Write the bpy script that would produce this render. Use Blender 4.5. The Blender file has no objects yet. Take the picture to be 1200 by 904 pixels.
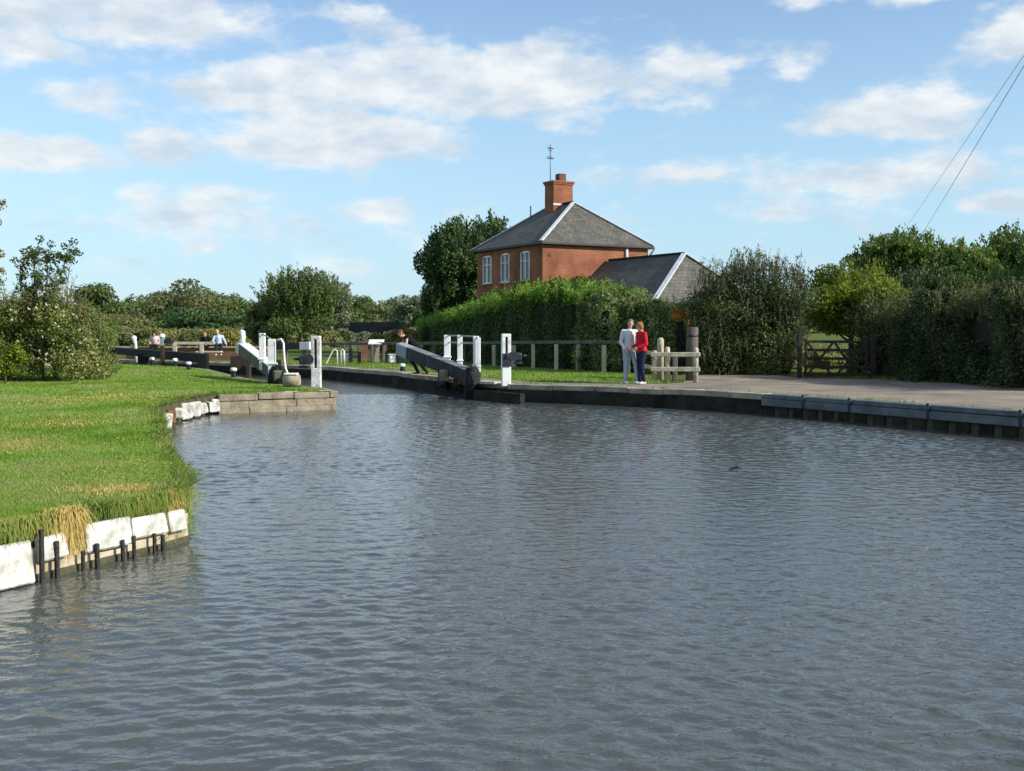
import bpy, bmesh, math, random
import numpy as np
from mathutils import Vector, Matrix
from mathutils.geometry import tessellate_polygon

F = 1267.0
H = 385.0
CAMZ = 2.0
G = 0.45                       # level of the banks above the water
PI = math.pi
scene = bpy.context.scene
C = scene.collection


def X(px, Y):                  # metres across at depth Y
    return (px - 600.0) / F * Y


def Z(py, Y):                  # height at depth Y
    return CAMZ + (H - py) / F * Y


# ------------------------------------------------------------------ tagging
def tag(o, label=None, cat=None, group=None, kind=None):
    if label: o['label'] = label
    if cat: o['category'] = cat
    if group: o['group'] = group
    if kind: o['kind'] = kind
    return o


def thing(name, label, cat, loc=(0, 0, 0), rotz=0.0, group=None):
    o = bpy.data.objects.new(name, None)
    o.empty_display_size = 0.2
    C.objects.link(o)
    o.location = loc
    o.rotation_euler = (0, 0, rotz)
    return tag(o, label, cat, group)


def copy_thing(root, loc, rotz, label, group=None):
    r = root.copy(); C.objects.link(r)
    r.location = loc; r.rotation_euler = (0, 0, rotz)
    r['label'] = label
    if group: r['group'] = group
    for ch in list(root.children):
        c = ch.copy(); C.objects.link(c); c.parent = r
        for g in list(ch.children):
            d = g.copy(); C.objects.link(d); d.parent = c
    return r


# ------------------------------------------------------------------ materials
def mat(name, col, rough=0.85, col2=None, scale=3.0, detail=6.0, bump=0.0, bscale=None, metal=0.0,
        spec=0.4, contrast=(0.35, 0.65), stretch=(1, 1, 1), coord='Object'):
    m = bpy.data.materials.new(name); m.use_nodes = True
    nt = m.node_tree; N = nt.nodes; L = nt.links
    b = N['Principled BSDF']
    b.inputs['Roughness'].default_value = rough
    b.inputs['Metallic'].default_value = metal
    b.inputs['Specular IOR Level'].default_value = spec
    b.inputs['Base Color'].default_value = (*col, 1)
    tc = N.new('ShaderNodeTexCoord'); mp = N.new('ShaderNodeMapping')
    mp.inputs['Scale'].default_value = stretch
    L.new(tc.outputs[coord], mp.inputs['Vector'])
    if col2:
        n = N.new('ShaderNodeTexNoise'); n.inputs['Scale'].default_value = scale; n.inputs['Detail'].default_value = detail
        n.inputs['Roughness'].default_value = 0.62
        r = N.new('ShaderNodeValToRGB')
        r.color_ramp.elements[0].position = contrast[0]; r.color_ramp.elements[0].color = (*col, 1)
        r.color_ramp.elements[1].position = contrast[1]; r.color_ramp.elements[1].color = (*col2, 1)
        L.new(mp.outputs['Vector'], n.inputs['Vector']); L.new(n.outputs['Fac'], r.inputs['Fac'])
        L.new(r.outputs['Color'], b.inputs['Base Color'])
    if bump:
        n2 = N.new('ShaderNodeTexNoise'); n2.inputs['Scale'].default_value = bscale or scale * 4; n2.inputs['Detail'].default_value = 5
        bp = N.new('ShaderNodeBump'); bp.inputs['Strength'].default_value = bump; bp.inputs['Distance'].default_value = 0.03
        L.new(mp.outputs['Vector'], n2.inputs['Vector']); L.new(n2.outputs['Fac'], bp.inputs['Height'])
        L.new(bp.outputs['Normal'], b.inputs['Normal'])
    return m


def leaf_mat(name, cols, nscale=0.6, trans=0.3, rough=0.55, spec=0.25):
    """cols: 3+ colours, picked by a per leaf random number and a patchy noise"""
    m = bpy.data.materials.new(name); m.use_nodes = True
    nt = m.node_tree; N = nt.nodes; L = nt.links
    b = N['Principled BSDF']; out = N['Material Output']
    b.inputs['Roughness'].default_value = rough
    b.inputs['Specular IOR Level'].default_value = spec
    at = N.new('ShaderNodeAttribute'); at.attribute_name = 'leaf'
    tc = N.new('ShaderNodeTexCoord')
    n = N.new('ShaderNodeTexNoise'); n.inputs['Scale'].default_value = nscale; n.inputs['Detail'].default_value = 3
    L.new(tc.outputs['Object'], n.inputs['Vector'])
    mx = N.new('ShaderNodeMath'); mx.operation = 'MULTIPLY_ADD'
    mx.inputs[1].default_value = 0.55
    L.new(at.outputs['Fac'], mx.inputs[0])
    m2 = N.new('ShaderNodeMath'); m2.operation = 'MULTIPLY_ADD'; m2.inputs[1].default_value = 1.7; m2.inputs[2].default_value = -0.62
    L.new(n.outputs['Fac'], m2.inputs[0]); L.new(m2.outputs[0], mx.inputs[2])
    r = N.new('ShaderNodeValToRGB')
    els = r.color_ramp.elements
    while len(els) < len(cols): els.new(0.5)
    for i, c in enumerate(cols):
        els[i].position = 0.08 + 0.84 * i / (len(cols) - 1); els[i].color = (*c, 1)
    L.new(mx.outputs[0], r.inputs['Fac'])
    L.new(r.outputs['Color'], b.inputs['Base Color'])
    tr = N.new('ShaderNodeBsdfTranslucent'); L.new(r.outputs['Color'], tr.inputs['Color'])
    ms = N.new('ShaderNodeMixShader'); ms.inputs['Fac'].default_value = trans
    L.new(b.outputs[0], ms.inputs[1]); L.new(tr.outputs[0], ms.inputs[2]); L.new(ms.outputs[0], out.inputs['Surface'])
    return m


def brick_mat(name, c1, c2, mortar, scale=1.0, bw=0.225, rh=0.075, rot=None):
    m = bpy.data.materials.new(name); m.use_nodes = True
    nt = m.node_tree; N = nt.nodes; L = nt.links
    b = N['Principled BSDF']; b.inputs['Roughness'].default_value = 0.9; b.inputs['Specular IOR Level'].default_value = 0.2
    tc = N.new('ShaderNodeTexCoord')
    # u runs along the wall whichever way it faces: pick by the object-space normal
    sep = N.new('ShaderNodeSeparateXYZ'); L.new(tc.outputs['Object'], sep.inputs[0])
    sn = N.new('ShaderNodeSeparateXYZ'); L.new(tc.outputs['Normal'], sn.inputs[0])
    ab = N.new('ShaderNodeMath'); ab.operation = 'ABSOLUTE'; L.new(sn.outputs['X'], ab.inputs[0])
    gt = N.new('ShaderNodeMath'); gt.operation = 'GREATER_THAN'; gt.inputs[1].default_value = 0.7; L.new(ab.outputs[0], gt.inputs[0])
    mi = N.new('ShaderNodeMix'); mi.data_type = 'FLOAT'
    L.new(gt.outputs[0], mi.inputs[0]); L.new(sep.outputs['X'], mi.inputs[2]); L.new(sep.outputs['Y'], mi.inputs[3])
    cb = N.new('ShaderNodeCombineXYZ'); L.new(mi.outputs[0], cb.inputs['X']); L.new(sep.outputs['Z'], cb.inputs['Y'])
    br = N.new('ShaderNodeTexBrick'); L.new(cb.outputs[0], br.inputs['Vector'])
    br.inputs['Color1'].default_value = (*c1, 1); br.inputs['Color2'].default_value = (*c2, 1); br.inputs['Mortar'].default_value = (*mortar, 1)
    br.inputs['Scale'].default_value = scale; br.inputs['Brick Width'].default_value = bw; br.inputs['Row Height'].default_value = rh
    br.inputs['Mortar Size'].default_value = 0.008; br.inputs['Bias'].default_value = 0.0
    n = N.new('ShaderNodeTexNoise'); n.inputs['Scale'].default_value = 0.9; n.inputs['Detail'].default_value = 7; L.new(tc.outputs['Object'], n.inputs['Vector'])
    r = N.new('ShaderNodeValToRGB'); r.color_ramp.elements[0].position = 0.3; r.color_ramp.elements[0].color = (0.55, 0.50, 0.48, 1)
    r.color_ramp.elements[1].position = 0.7; r.color_ramp.elements[1].color = (1.18, 1.12, 1.05, 1)
    L.new(n.outputs['Fac'], r.inputs['Fac'])
    mm = N.new('ShaderNodeMix'); mm.data_type = 'RGBA'; mm.blend_type = 'MULTIPLY'; mm.inputs[0].default_value = 1.0
    L.new(br.outputs['Color'], mm.inputs[6]); L.new(r.outputs['Color'], mm.inputs[7]); L.new(mm.outputs[2], b.inputs['Base Color'])
    bp = N.new('ShaderNodeBump'); bp.inputs['Strength'].default_value = 0.5; bp.inputs['Distance'].default_value = 0.01
    bp.invert = True
    L.new(br.outputs['Fac'], bp.inputs['Height']); L.new(bp.outputs['Normal'], b.inputs['Normal'])
    return m


M = {}
M['white'] = mat('white_paint', (0.80, 0.81, 0.79), 0.5, (0.60, 0.61, 0.55), 5.0, bump=0.15, contrast=(0.50, 0.80))
M['white_old'] = mat('worn_white_paint', (0.66, 0.67, 0.64), 0.75, (0.26, 0.24, 0.16), 5.0, detail=12, bump=0.6, contrast=(0.44, 0.68))
M['white_green'] = mat('mossy_white_paint', (0.70, 0.72, 0.64), 0.7, (0.36, 0.40, 0.24), 4.0, bump=0.3, contrast=(0.45, 0.8))
M['black'] = mat('black_paint', (0.006, 0.007, 0.008), 0.6, (0.016, 0.016, 0.017), 6.0, bump=0.2, spec=.2)
M['iron'] = mat('dark_iron', (0.018, 0.02, 0.028), 0.42, (0.05, 0.05, 0.06), 9.0, metal=0.3, bump=0.2)
M['greybeam'] = mat('weathered_beam_black', (0.016, 0.018, 0.019), 0.65, (0.050, 0.054, 0.050), 2.0, bump=0.3, stretch=(1, 0.3, 1), spec=.2)
M['greypaint'] = mat('grey_white_paint', (0.24, 0.31, 0.33), 0.6, (0.33, 0.38, 0.38), 3.0, bump=0.2)
M['rail'] = mat('grey_metal_rail', (0.42, 0.46, 0.44), 0.5, (0.25, 0.28, 0.26), 6.0)
M['wood'] = mat('weathered_wood', (0.60, 0.53, 0.36), 0.85, (0.36, 0.31, 0.20), 4.0, bump=0.4, stretch=(1, 1, 0.2))
M['wood_pale'] = mat('pale_weathered_wood', (0.55, 0.51, 0.38), 0.85, (0.33, 0.30, 0.21), 5.0, bump=0.4)
M['wood_dark'] = mat('dark_weathered_wood', (0.085, 0.075, 0.06), 0.9, (0.16, 0.14, 0.11), 4.0, bump=0.5, stretch=(1, 1, 0.2))
M['wood_brown'] = mat('brown_creosoted_wood', (0.024, 0.017, 0.014), 0.85, (0.050, 0.036, 0.028), 5.0, bump=0.4)
M['bark'] = mat('bark', (0.07, 0.055, 0.04), 0.95, (0.15, 0.125, 0.09), 6.0, bump=0.8, stretch=(1, 1, 0.25))
M['twig'] = mat('twig', (0.16, 0.13, 0.08), 0.9, (0.09, 0.07, 0.045), 6.0)
M['inner'] = mat('opaque_core_brown', (0.018, 0.02, 0.010), 1.0, (0.035, 0.03, 0.018), 4.0, bump=0.6)  # for the cores added inside hedges and bushes to block light
M['pile'] = mat('tarred_pile', (0.012, 0.012, 0.012), 0.6, (0.04, 0.035, 0.03), 12.0, bump=0.5)
M['concrete'] = mat('cream_concrete', (0.56, 0.48, 0.36), 0.85, (0.30, 0.25, 0.15), 3.0, detail=10, bump=0.5, contrast=(0.42, 0.7))
M['sandstone'] = mat('brown_stone_quay', (0.17, 0.145, 0.10), 0.9, (0.33, 0.28, 0.20), 3.0, detail=10, bump=0.9)
M['stone_grey'] = mat('grey_stone', (0.46, 0.39, 0.29), 0.9, (0.17, 0.15, 0.11), 2.0, detail=10, bump=0.5)
M['wetbrick'] = mat('wet_dark_stone', (0.012, 0.012, 0.009), 0.85, (0.045, 0.040, 0.028), 2.0, bump=0.9, bscale=5, spec=0.15)
M['bluecap'] = mat('blue_grey_steel_piling', (0.065, 0.085, 0.10), 0.7, (0.15, 0.165, 0.165), 2.5, detail=10, bump=0.4)
M['slate'] = None
M['lead'] = mat('lead_hip_flashing', (0.50, 0.53, 0.54), 0.5, (0.66, 0.68, 0.68), 4.0)
M['glass'] = mat('window_glass', (0.92, 0.94, 0.95), 0.02, spec=0.6)
M['glass'].node_tree.nodes['Principled BSDF'].inputs['Transmission Weight'].default_value = 0.92
M['curtain'] = mat('net_curtain', (0.80, 0.81, 0.80), 0.8, (0.66, 0.66, 0.66), 12, stretch=(6, 6, .3))
M['pvc'] = mat('white_window_frame', (0.82, 0.83, 0.83), 0.4)
M['gutter'] = mat('dark_gutter', (0.03, 0.028, 0.026), 0.5)
M['pot'] = mat('terracotta_pot', (0.20, 0.085, 0.045), 0.85, (0.11, 0.05, 0.03), 8)
M['metalgrey'] = mat('aerial_metal', (0.10, 0.11, 0.12), 0.4, metal=0.6)
M['cable'] = mat('cable', (0.75, 0.80, 0.84), 0.6)
M['berry'] = mat('seed_heads', (0.50, 0.50, 0.38), 0.9, (0.36, 0.36, 0.26), 12)
M['skin'] = mat('skin', (0.56, 0.33, 0.25), 0.55, (0.62, 0.36, 0.27), 8)
M['eye'] = mat('eyes', (0.05, 0.035, 0.03), 0.3)
M['lip'] = mat('lips', (0.35, 0.12, 0.10), 0.5)
M['brick'] = brick_mat('red_brick', (0.35, 0.118, 0.060), (0.27, 0.100, 0.052), (0.32, 0.22, 0.15))
M['brick_old'] = brick_mat('old_lock_brick', (0.30, 0.15, 0.095), (0.20, 0.11, 0.075), (0.27, 0.23, 0.18))


def cloth(name, col, col2=None):
    return mat(name, col, 0.9, col2 or tuple(c * 0.8 for c in col), 14, bump=0.4, bscale=10, spec=0.15)


def slate_mat():
    m = bpy.data.materials.new('slate_tiles'); m.use_nodes = True
    nt = m.node_tree; N = nt.nodes; L = nt.links
    b = N['Principled BSDF']; b.inputs['Roughness'].default_value = 0.68
    uv = N.new('ShaderNodeUVMap')
    br = N.new('ShaderNodeTexBrick'); L.new(uv.outputs[0], br.inputs['Vector'])
    br.inputs['Color1'].default_value = (0.068, 0.066, 0.060, 1); br.inputs['Color2'].default_value = (0.118, 0.111, 0.096, 1)
    br.inputs['Mortar'].default_value = (0.03, 0.03, 0.03, 1)
    br.inputs['Brick Width'].default_value = 0.26; br.inputs['Row Height'].default_value = 0.19; br.inputs['Mortar Size'].default_value = 0.010
    br.inputs['Scale'].default_value = 1.0
    n = N.new('ShaderNodeTexNoise'); n.inputs['Scale'].default_value = 1.3; n.inputs['Detail'].default_value = 8; n.inputs['Roughness'].default_value = .7
    L.new(uv.outputs[0], n.inputs['Vector'])
    r = N.new('ShaderNodeValToRGB'); r.color_ramp.elements[0].position = 0.35; r.color_ramp.elements[0].color = (0.7, 0.72, 0.72, 1)
    r.color_ramp.elements[1].position = 0.7; r.color_ramp.elements[1].color = (1.45, 1.4, 1.2, 1)
    L.new(n.outputs['Fac'], r.inputs['Fac'])
    mm = N.new('ShaderNodeMix'); mm.data_type = 'RGBA'; mm.blend_type = 'MULTIPLY'; mm.inputs[0].default_value = 1.0
    L.new(br.outputs['Color'], mm.inputs[6]); L.new(r.outputs['Color'], mm.inputs[7]); L.new(mm.outputs[2], b.inputs['Base Color'])
    bp = N.new('ShaderNodeBump'); bp.inputs['Strength'].default_value = 0.6; bp.inputs['Distance'].default_value = 0.015; bp.invert = True
    L.new(br.outputs['Fac'], bp.inputs['Height']); L.new(bp.outputs['Normal'], b.inputs['Normal'])
    return m


M['slate'] = slate_mat()


# ------------------------------------------------------------------ mesh builder
class MB:
    def __init__(self):
        self.v = []; self.f = []; self.sm = []

    def add(self, vs, fs, smooth=False):
        o = len(self.v)
        self.v += [tuple(p) for p in vs]
        self.f += [tuple(i + o for i in f) for f in fs]
        self.sm += [smooth] * len(fs)
        return self

    def box(self, c, s, rz=0.0, mtx=None, bev=0.0, jit=0.0, rnd=None):
        """c centre, s full size; chamfered by bev"""
        hx, hy, hz = s[0] / 2, s[1] / 2, s[2] / 2
        bm = bmesh.new()
        bmesh.ops.create_cube(bm, size=1.0)
        for v in bm.verts:
            v.co = Vector((v.co.x * s[0], v.co.y * s[1], v.co.z * s[2]))
            if jit and rnd: v.co += Vector((rnd.uniform(-jit, jit), rnd.uniform(-jit, jit), rnd.uniform(-jit, jit)))
        if bev:
            bmesh.ops.bevel(bm, geom=list(bm.edges), offset=bev, segments=2 if bev > 0.015 else 1, affect='EDGES', profile=0.6)
        m = mtx if mtx is not None else Matrix.Translation(c) @ Matrix.Rotation(rz, 4, 'Z')
        bm.transform(m)
        bm.verts.index_update()
        self.add([v.co[:] for v in bm.verts], [[v.index for v in f.verts] for f in bm.faces])
        bm.free()
        return self

    def beam(self, a, b, w, h, bev=0.01, up=(0, 0, 1), w2=None, h2=None):
        """square section bar from a to b"""
        a = Vector(a); b = Vector(b); d = (b - a); L = d.length; d.normalize()
        u = Vector(up); s = d.cross(u)
        if s.length < 1e-4: s = d.cross(Vector((0, 1, 0)))
        s.normalize(); u = s.cross(d).normalized()
        m = Matrix((( s.x, d.x, u.x, (a.x + b.x) / 2), (s.y, d.y, u.y, (a.y + b.y) / 2), (s.z, d.z, u.z, (a.z + b.z) / 2), (0, 0, 0, 1)))
        bm = bmesh.new(); bmesh.ops.create_cube(bm, size=1.0)
        for v in bm.verts:
            ww, hh = (w, h) if v.co.y < 0 else (w2 or w, h2 or h)
            v.co = Vector((v.co.x * ww, v.co.y * L, v.co.z * hh))
        if bev: bmesh.ops.bevel(bm, geom=list(bm.edges), offset=bev, segments=1, affect='EDGES')
        bm.transform(m); bm.verts.index_update()
        self.add([v.co[:] for v in bm.verts], [[v.index for v in f.verts] for f in bm.faces]); bm.free()
        return self

    def tube(self, pts, radii, n=8, cap=True, smooth=True):
        pts = [Vector(p) for p in pts]
        if not hasattr(radii, '__len__'): radii = [radii] * len(pts)
        vs = []; fs = []
        pu = None
        for i, p in enumerate(pts):
            d = (pts[min(i + 1, len(pts) - 1)] - pts[max(i - 1, 0)])
            if d.length < 1e-9: d = Vector((0, 0, 1))
            d.normalize()
            if pu is None:
                ref = Vector((0, 0, 1)) if abs(d.z) < 0.9 else Vector((1, 0, 0))
                u = d.cross(ref).normalized()
            else:
                u = (pu - d * pu.dot(d))
                u = u.normalized() if u.length > 1e-6 else d.cross(Vector((1, 0, 0))).normalized()
            pu = u
            w = d.cross(u)
            for k in range(n):
                a = 2 * PI * k / n
                vs.append(p + (u * math.cos(a) + w * math.sin(a)) * radii[i])
        for i in range(len(pts) - 1):
            for k in range(n):
                k2 = (k + 1) % n
                fs.append((i * n + k, i * n + k2, (i + 1) * n + k2, (i + 1) * n + k))
        self.add(vs, fs, smooth)
        if cap:
            o = len(self.v) - len(vs)
            self.f.append(tuple(o + k for k in reversed(range(n)))); self.sm.append(False)
            self.f.append(tuple(o + (len(pts) - 1) * n + k for k in range(n))); self.sm.append(False)
        return self

    def lathe(self, prof, loc=(0, 0, 0), n=16, smooth=True):
        """prof: (r, z) from bottom to top"""
        return self.tube([(loc[0], loc[1], loc[2] + z + 1e-5 * i) for i, (r, z) in enumerate(prof)], [max(r, 1e-4) for r, z in prof], n, True, smooth)

    def ellipsoid(self, c, r, nu=14, nv=9, mtx=None):
        vs = []; fs = []
        for j in range(nv + 1):
            t = PI * j / nv
            for i in range(nu):
                a = 2 * PI * i / nu
                p = Vector((r[0] * math.sin(t) * math.cos(a), r[1] * math.sin(t) * math.sin(a), r[2] * math.cos(t)))
                if mtx is not None: p = mtx @ p
                vs.append(p + Vector(c))
        for j in range(nv):
            for i in range(nu):
                i2 = (i + 1) % nu
                fs.append((j * nu + i, (j + 1) * nu + i, (j + 1) * nu + i2, j * nu + i2))
        return self.add(vs, fs, True)

    def build(self, name, m, parent=None):
        me = bpy.data.meshes.new(name)
        me.from_pydata(self.v, [], self.f)
        me.polygons.foreach_set('use_smooth', self.sm)
        me.materials.append(m)
        me.update()
        o = bpy.data.objects.new(name, me); C.objects.link(o)
        if parent: o.parent = parent
        return o


def np_quads(name, V, m, parent=None, attr=None, nper=4):
    """V: (n*nper,3) independent polygons of nper corners"""
    n = len(V) // nper
    me = bpy.data.meshes.new(name)
    me.vertices.add(n * nper); me.loops.add(n * nper); me.polygons.add(n)
    me.vertices.foreach_set('co', np.ascontiguousarray(V, dtype=np.float32).ravel())
    me.loops.foreach_set('vertex_index', np.arange(n * nper, dtype=np.int32))
    me.polygons.foreach_set('loop_start', np.arange(0, n * nper, nper, dtype=np.int32))
    me.polygons.foreach_set('loop_total', np.full(n, nper, dtype=np.int32))
    if attr is not None:
        a = me.attributes.new('leaf', 'FLOAT', 'FACE')
        a.data.foreach_set('value', attr.astype(np.float32))
    me.materials.append(m)
    me.update(); me.validate()
    o = bpy.data.objects.new(name, me); C.objects.link(o)
    if parent: o.parent = parent
    return o


def unit(a):
    return a / np.maximum(np.linalg.norm(a, axis=1, keepdims=True), 1e-9)


def leaf_quads(P, Nn, size, rng, aspect=0.55, along=None):
    """diamond leaves at P with normals Nn"""
    n = len(P)
    r = unit(rng.normal(size=(n, 3))) if along is None else unit(along + 0.45 * rng.normal(size=(n, 3)))
    t = unit(np.cross(Nn, r) if along is None else r)
    b = unit(np.cross(Nn, t))
    s = (size * rng.uniform(0.6, 1.35, n))[:, None]
    V = np.empty((n, 4, 3))
    V[:, 0] = P - t * s * 0.5
    V[:, 1] = P + b * s * aspect * 0.5 - t * s * 0.05
    V[:, 2] = P + t * s * 0.5
    V[:, 3] = P - b * s * aspect * 0.5 - t * s * 0.05
    return V.reshape(-1, 3)


def blob_points(blobs, n, rng, shell=0.55):
    B = np.array(blobs, dtype=float)
    w = (B[:, 3] * B[:, 4] + B[:, 4] * B[:, 5] + B[:, 3] * B[:, 5])
    idx = rng.choice(len(B), n, p=w / w.sum())
    d = unit(rng.normal(size=(n, 3)))
    r = shell + (1.06 - shell) * rng.random(n) ** 0.6 + np.abs(rng.normal(size=n)) * 0.10
    P = B[idx, :3] + d * r[:, None] * B[idx, 3:6]
    return P, d, idx


def foliage(name, blobs, n, size, m, parent, seed, upbias=0.35, rand=0.8, shell=0.55, aspect=0.6, sprays=None):
    rng = np.random.default_rng(seed)
    P, d, idx = blob_points(blobs, n, rng, shell)
    Nn = unit(d + rand * rng.normal(size=(n, 3)) + np.array([0, 0, upbias]))
    V = leaf_quads(P, Nn, size, rng, aspect)
    at = rng.random(n)
    if sprays is not None and len(sprays):
        SP, SD = [], []
        for (a, b, cnt) in sprays:
            a = np.array(a); b = np.array(b); tt = rng.random(cnt) ** 0.8
            SP.append(a + (b - a) * tt[:, None] + rng.normal(size=(cnt, 3)) * size * 0.45)
            SD.append(np.repeat((b - a)[None, :], cnt, 0))
        SP = np.concatenate(SP); SD = np.concatenate(SD)
        N2 = unit(rng.normal(size=SP.shape))
        V = np.concatenate([V, leaf_quads(SP, N2, size, rng, aspect * 0.8, along=unit(SD))])
        at = np.concatenate([at, rng.random(len(SP))])
    return np_quads(name, V, m, parent, at)


def crown_blobs(c, r, k, rnd, sub=0.34, low=-0.75, inner=True, inr=.6):
    """clumps spread over an ellipsoid crown with an uneven outline"""
    out = []
    for i in range(k):
        while True:
            d = Vector((rnd.gauss(0, 1), rnd.gauss(0, 1), rnd.gauss(0, 1))).normalized()
            if d.z > low: break
        f = rnd.uniform(0.58, 0.98)
        s = sub * rnd.uniform(0.6, 1.35)
        out.append((c[0] + d.x * r[0] * f, c[1] + d.y * r[1] * f, c[2] + d.z * r[2] * f, r[0] * s, r[1] * s, r[2] * s * rnd.uniform(0.6, 0.95)))
    if inner:
        out.append((c[0], c[1], c[2], r[0] * inr, r[1] * inr, r[2] * inr))
    return out


def trunk_mesh(h, r0, limbs, rnd, spread, base=(0, 0, 0), lean=(0, 0)):
    mb = MB()
    pts = []; rad = []
    for i in range(7):
        t = i / 6
        pts.append((base[0] + lean[0] * t + rnd.uniform(-1, 1) * r0 * 0.4 * (i > 0), base[1] + lean[1] * t + rnd.uniform(-1, 1) * r0 * 0.4 * (i > 0), base[2] - 0.05 + h * t))
        rad.append(r0 * (1.35 if i == 0 else 1 - 0.55 * t))
    mb.tube(pts, rad, 9)
    for k in range(limbs):
        t = rnd.uniform(0.45, 1.0)
        i = min(5, int(t * 6)); p = Vector(pts[i]).lerp(Vector(pts[i + 1]), t * 6 - i)
        a = rnd.uniform(0, 2 * PI); L = spread * rnd.uniform(0.6, 1.1)
        d = Vector((math.cos(a), math.sin(a), rnd.uniform(0.35, 1.2))).normalized()
        q = p + d * L * 0.5 + Vector((0, 0, L * 0.05)); e = p + d * L + Vector((rnd.uniform(-.1, .1) * L, rnd.uniform(-.1, .1) * L, L * 0.15))
        rr = r0 * rnd.uniform(0.28, 0.45)
        mb.tube([p, q, e], [rr, rr * 0.65, rr * 0.2], 6)
        for s in range(2):
            e2 = q + Vector((rnd.uniform(-1, 1), rnd.uniform(-1, 1), rnd.uniform(0.2, 1))).normalized() * L * 0.5
            mb.tube([q, e2], [rr * 0.45, rr * 0.12], 5)
    return mb


def tree(name, label, cat, x, y, top, rx, m, seed, leaf, n, z0=G, crown_low=0.25, group=None, k=34, sub=0.33,
         ry=None, trunk_r=None, extra=None, sprays=0, spray_len=1.0, aspect=0.6, shell=0.55, flat=1.0, inr=.6):
    rnd = random.Random(seed)
    h = top - z0
    t = thing(name, label, cat, (x, y, z0), 0, group)
    cl = h * crown_low
    rz = (h - cl) / 2 * flat
    c = (0, 0, cl + (h - cl) / 2)
    ry = ry or rx
    bl = crown_blobs(c, (rx, ry, rz * 0.92), k, rnd, sub, inr=inr)
    if extra: bl += extra
    sp = []
    tw = MB()
    for i in range(sprays):
        a = rnd.uniform(0, 2 * PI); u = rnd.uniform(0.2, 1)
        d = Vector((math.cos(a) * (1 - u * u) ** 0.5, math.sin(a) * (1 - u * u) ** 0.5, u))
        p = Vector(c) + Vector((d.x * rx * 0.85, d.y * ry * 0.85, d.z * rz * 0.85))
        e = p + (d * 0.6 + Vector((rnd.uniform(-.3, .3), rnd.uniform(-.3, .3), 0.9))).normalized() * spray_len * rnd.uniform(0.4, 1.1)
        sp.append((p[:], e[:], int(14 + spray_len * 10)))
        tw.tube([p, e], [leaf * 0.09, leaf * 0.03], 3)
    tm = trunk_mesh(h * 0.62, trunk_r or h * 0.032, 9, rnd, rx * 0.75)
    tm.v += []
    tr = tm.build('trunk', M['bark'], t)
    if sprays:
        tag(tw.build('twigs', M['twig'], t), kind='stuff')
    foliage('crown', bl, n, leaf, m, t, seed, sprays=sp, aspect=aspect, shell=shell)
    return t


# ------------------------------------------------------------------ leaf materials
LM = {}
LM['oak'] = leaf_mat('oak_leaves', [(0.041, 0.080, 0.017), (0.079, 0.145, 0.027), (0.137, 0.210, 0.037), (0.222, 0.276, 0.050)], trans=0.3)
LM['dark'] = leaf_mat('dark_leaves', [(0.017, 0.039, 0.013), (0.034, 0.073, 0.022), (0.067, 0.122, 0.034), (0.122, 0.183, 0.042)], trans=0.2)
LM['olive'] = leaf_mat('olive_leaves', [(0.080, 0.109, 0.038), (0.123, 0.152, 0.052), (0.189, 0.203, 0.070), (0.246, 0.246, 0.094)], 0.25)
LM['mid'] = leaf_mat('mid_green_leaves', [(0.062, 0.105, 0.028), (0.100, 0.154, 0.039), (0.154, 0.210, 0.049)], 0.3)
LM['greyg'] = leaf_mat('grey_green_leaves', [(0.121, 0.155, 0.081), (0.169, 0.203, 0.108), (0.230, 0.257, 0.149)], 0.4)
LM['conifer'] = leaf_mat('clipped_conifer_leaves', [(0.015, 0.038, 0.005), (0.031, 0.071, 0.007), (0.059, 0.118, 0.011), (0.081, 0.149, 0.014)], 0.7, trans=0.08)
LM['sunlit_tips'] = leaf_mat('sunlit_conifer_tips', [(0.103, 0.220, 0.018), (0.176, 0.337, 0.029), (0.249, 0.425, 0.044)], 1.0, trans=0.3)  # bright leaves for the conifer hedge top, its sunlight put into the colour
LM['sprig'] = leaf_mat('hedge_top_sprigs', [(0.054, 0.083, 0.020), (0.099, 0.127, 0.032), (0.153, 0.154, 0.050)], 1.0, trans=0.3)  # brownish sprigs, set paler to put the hedge's sunlit top into the colour
LM['privet'] = leaf_mat('variegated_leaves', [(0.034, 0.069, 0.017), (0.092, 0.149, 0.034), (0.196, 0.253, 0.069), (0.391, 0.437, 0.184)], 1.5)
LM['willow'] = leaf_mat('hawthorn_leaves', [(0.023, 0.041, 0.013), (0.049, 0.079, 0.021), (0.102, 0.131, 0.036), (0.165, 0.179, 0.059)], 0.8, trans=0.1)
LM['yellow'] = leaf_mat('yellowing_leaves', [(0.046, 0.087, 0.015), (0.113, 0.176, 0.022), (0.226, 0.284, 0.027), (0.369, 0.378, 0.031)], 0.7, trans=0.4)
LM['hedge'] = leaf_mat('hedge_leaves', [(0.012, 0.030, 0.007), (0.025, 0.052, 0.012), (0.054, 0.082, 0.022), (0.101, 0.114, 0.035)], 0.9, trans=0.1)
LM['bramble'] = leaf_mat('bramble_leaves', [(0.086, 0.125, 0.035), (0.163, 0.221, 0.054), (0.288, 0.326, 0.086), (0.403, 0.365, 0.144)], 1.1, trans=0.35)
LM['sapling'] = leaf_mat('sapling_leaves', [(0.033, 0.058, 0.016), (0.072, 0.111, 0.029), (0.130, 0.156, 0.046)], 1.0)
LM['gold'] = leaf_mat('golden_leaves', [(0.12, 0.13, 0.02), (0.28, 0.22, 0.03), (0.42, 0.24, 0.03)], 1.2, trans=0.4)
LM['orange'] = leaf_mat('orange_leaves', [(0.30, 0.14, 0.03), (0.50, 0.22, 0.04), (0.60, 0.33, 0.08)], 1.5, trans=0.35)
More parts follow.
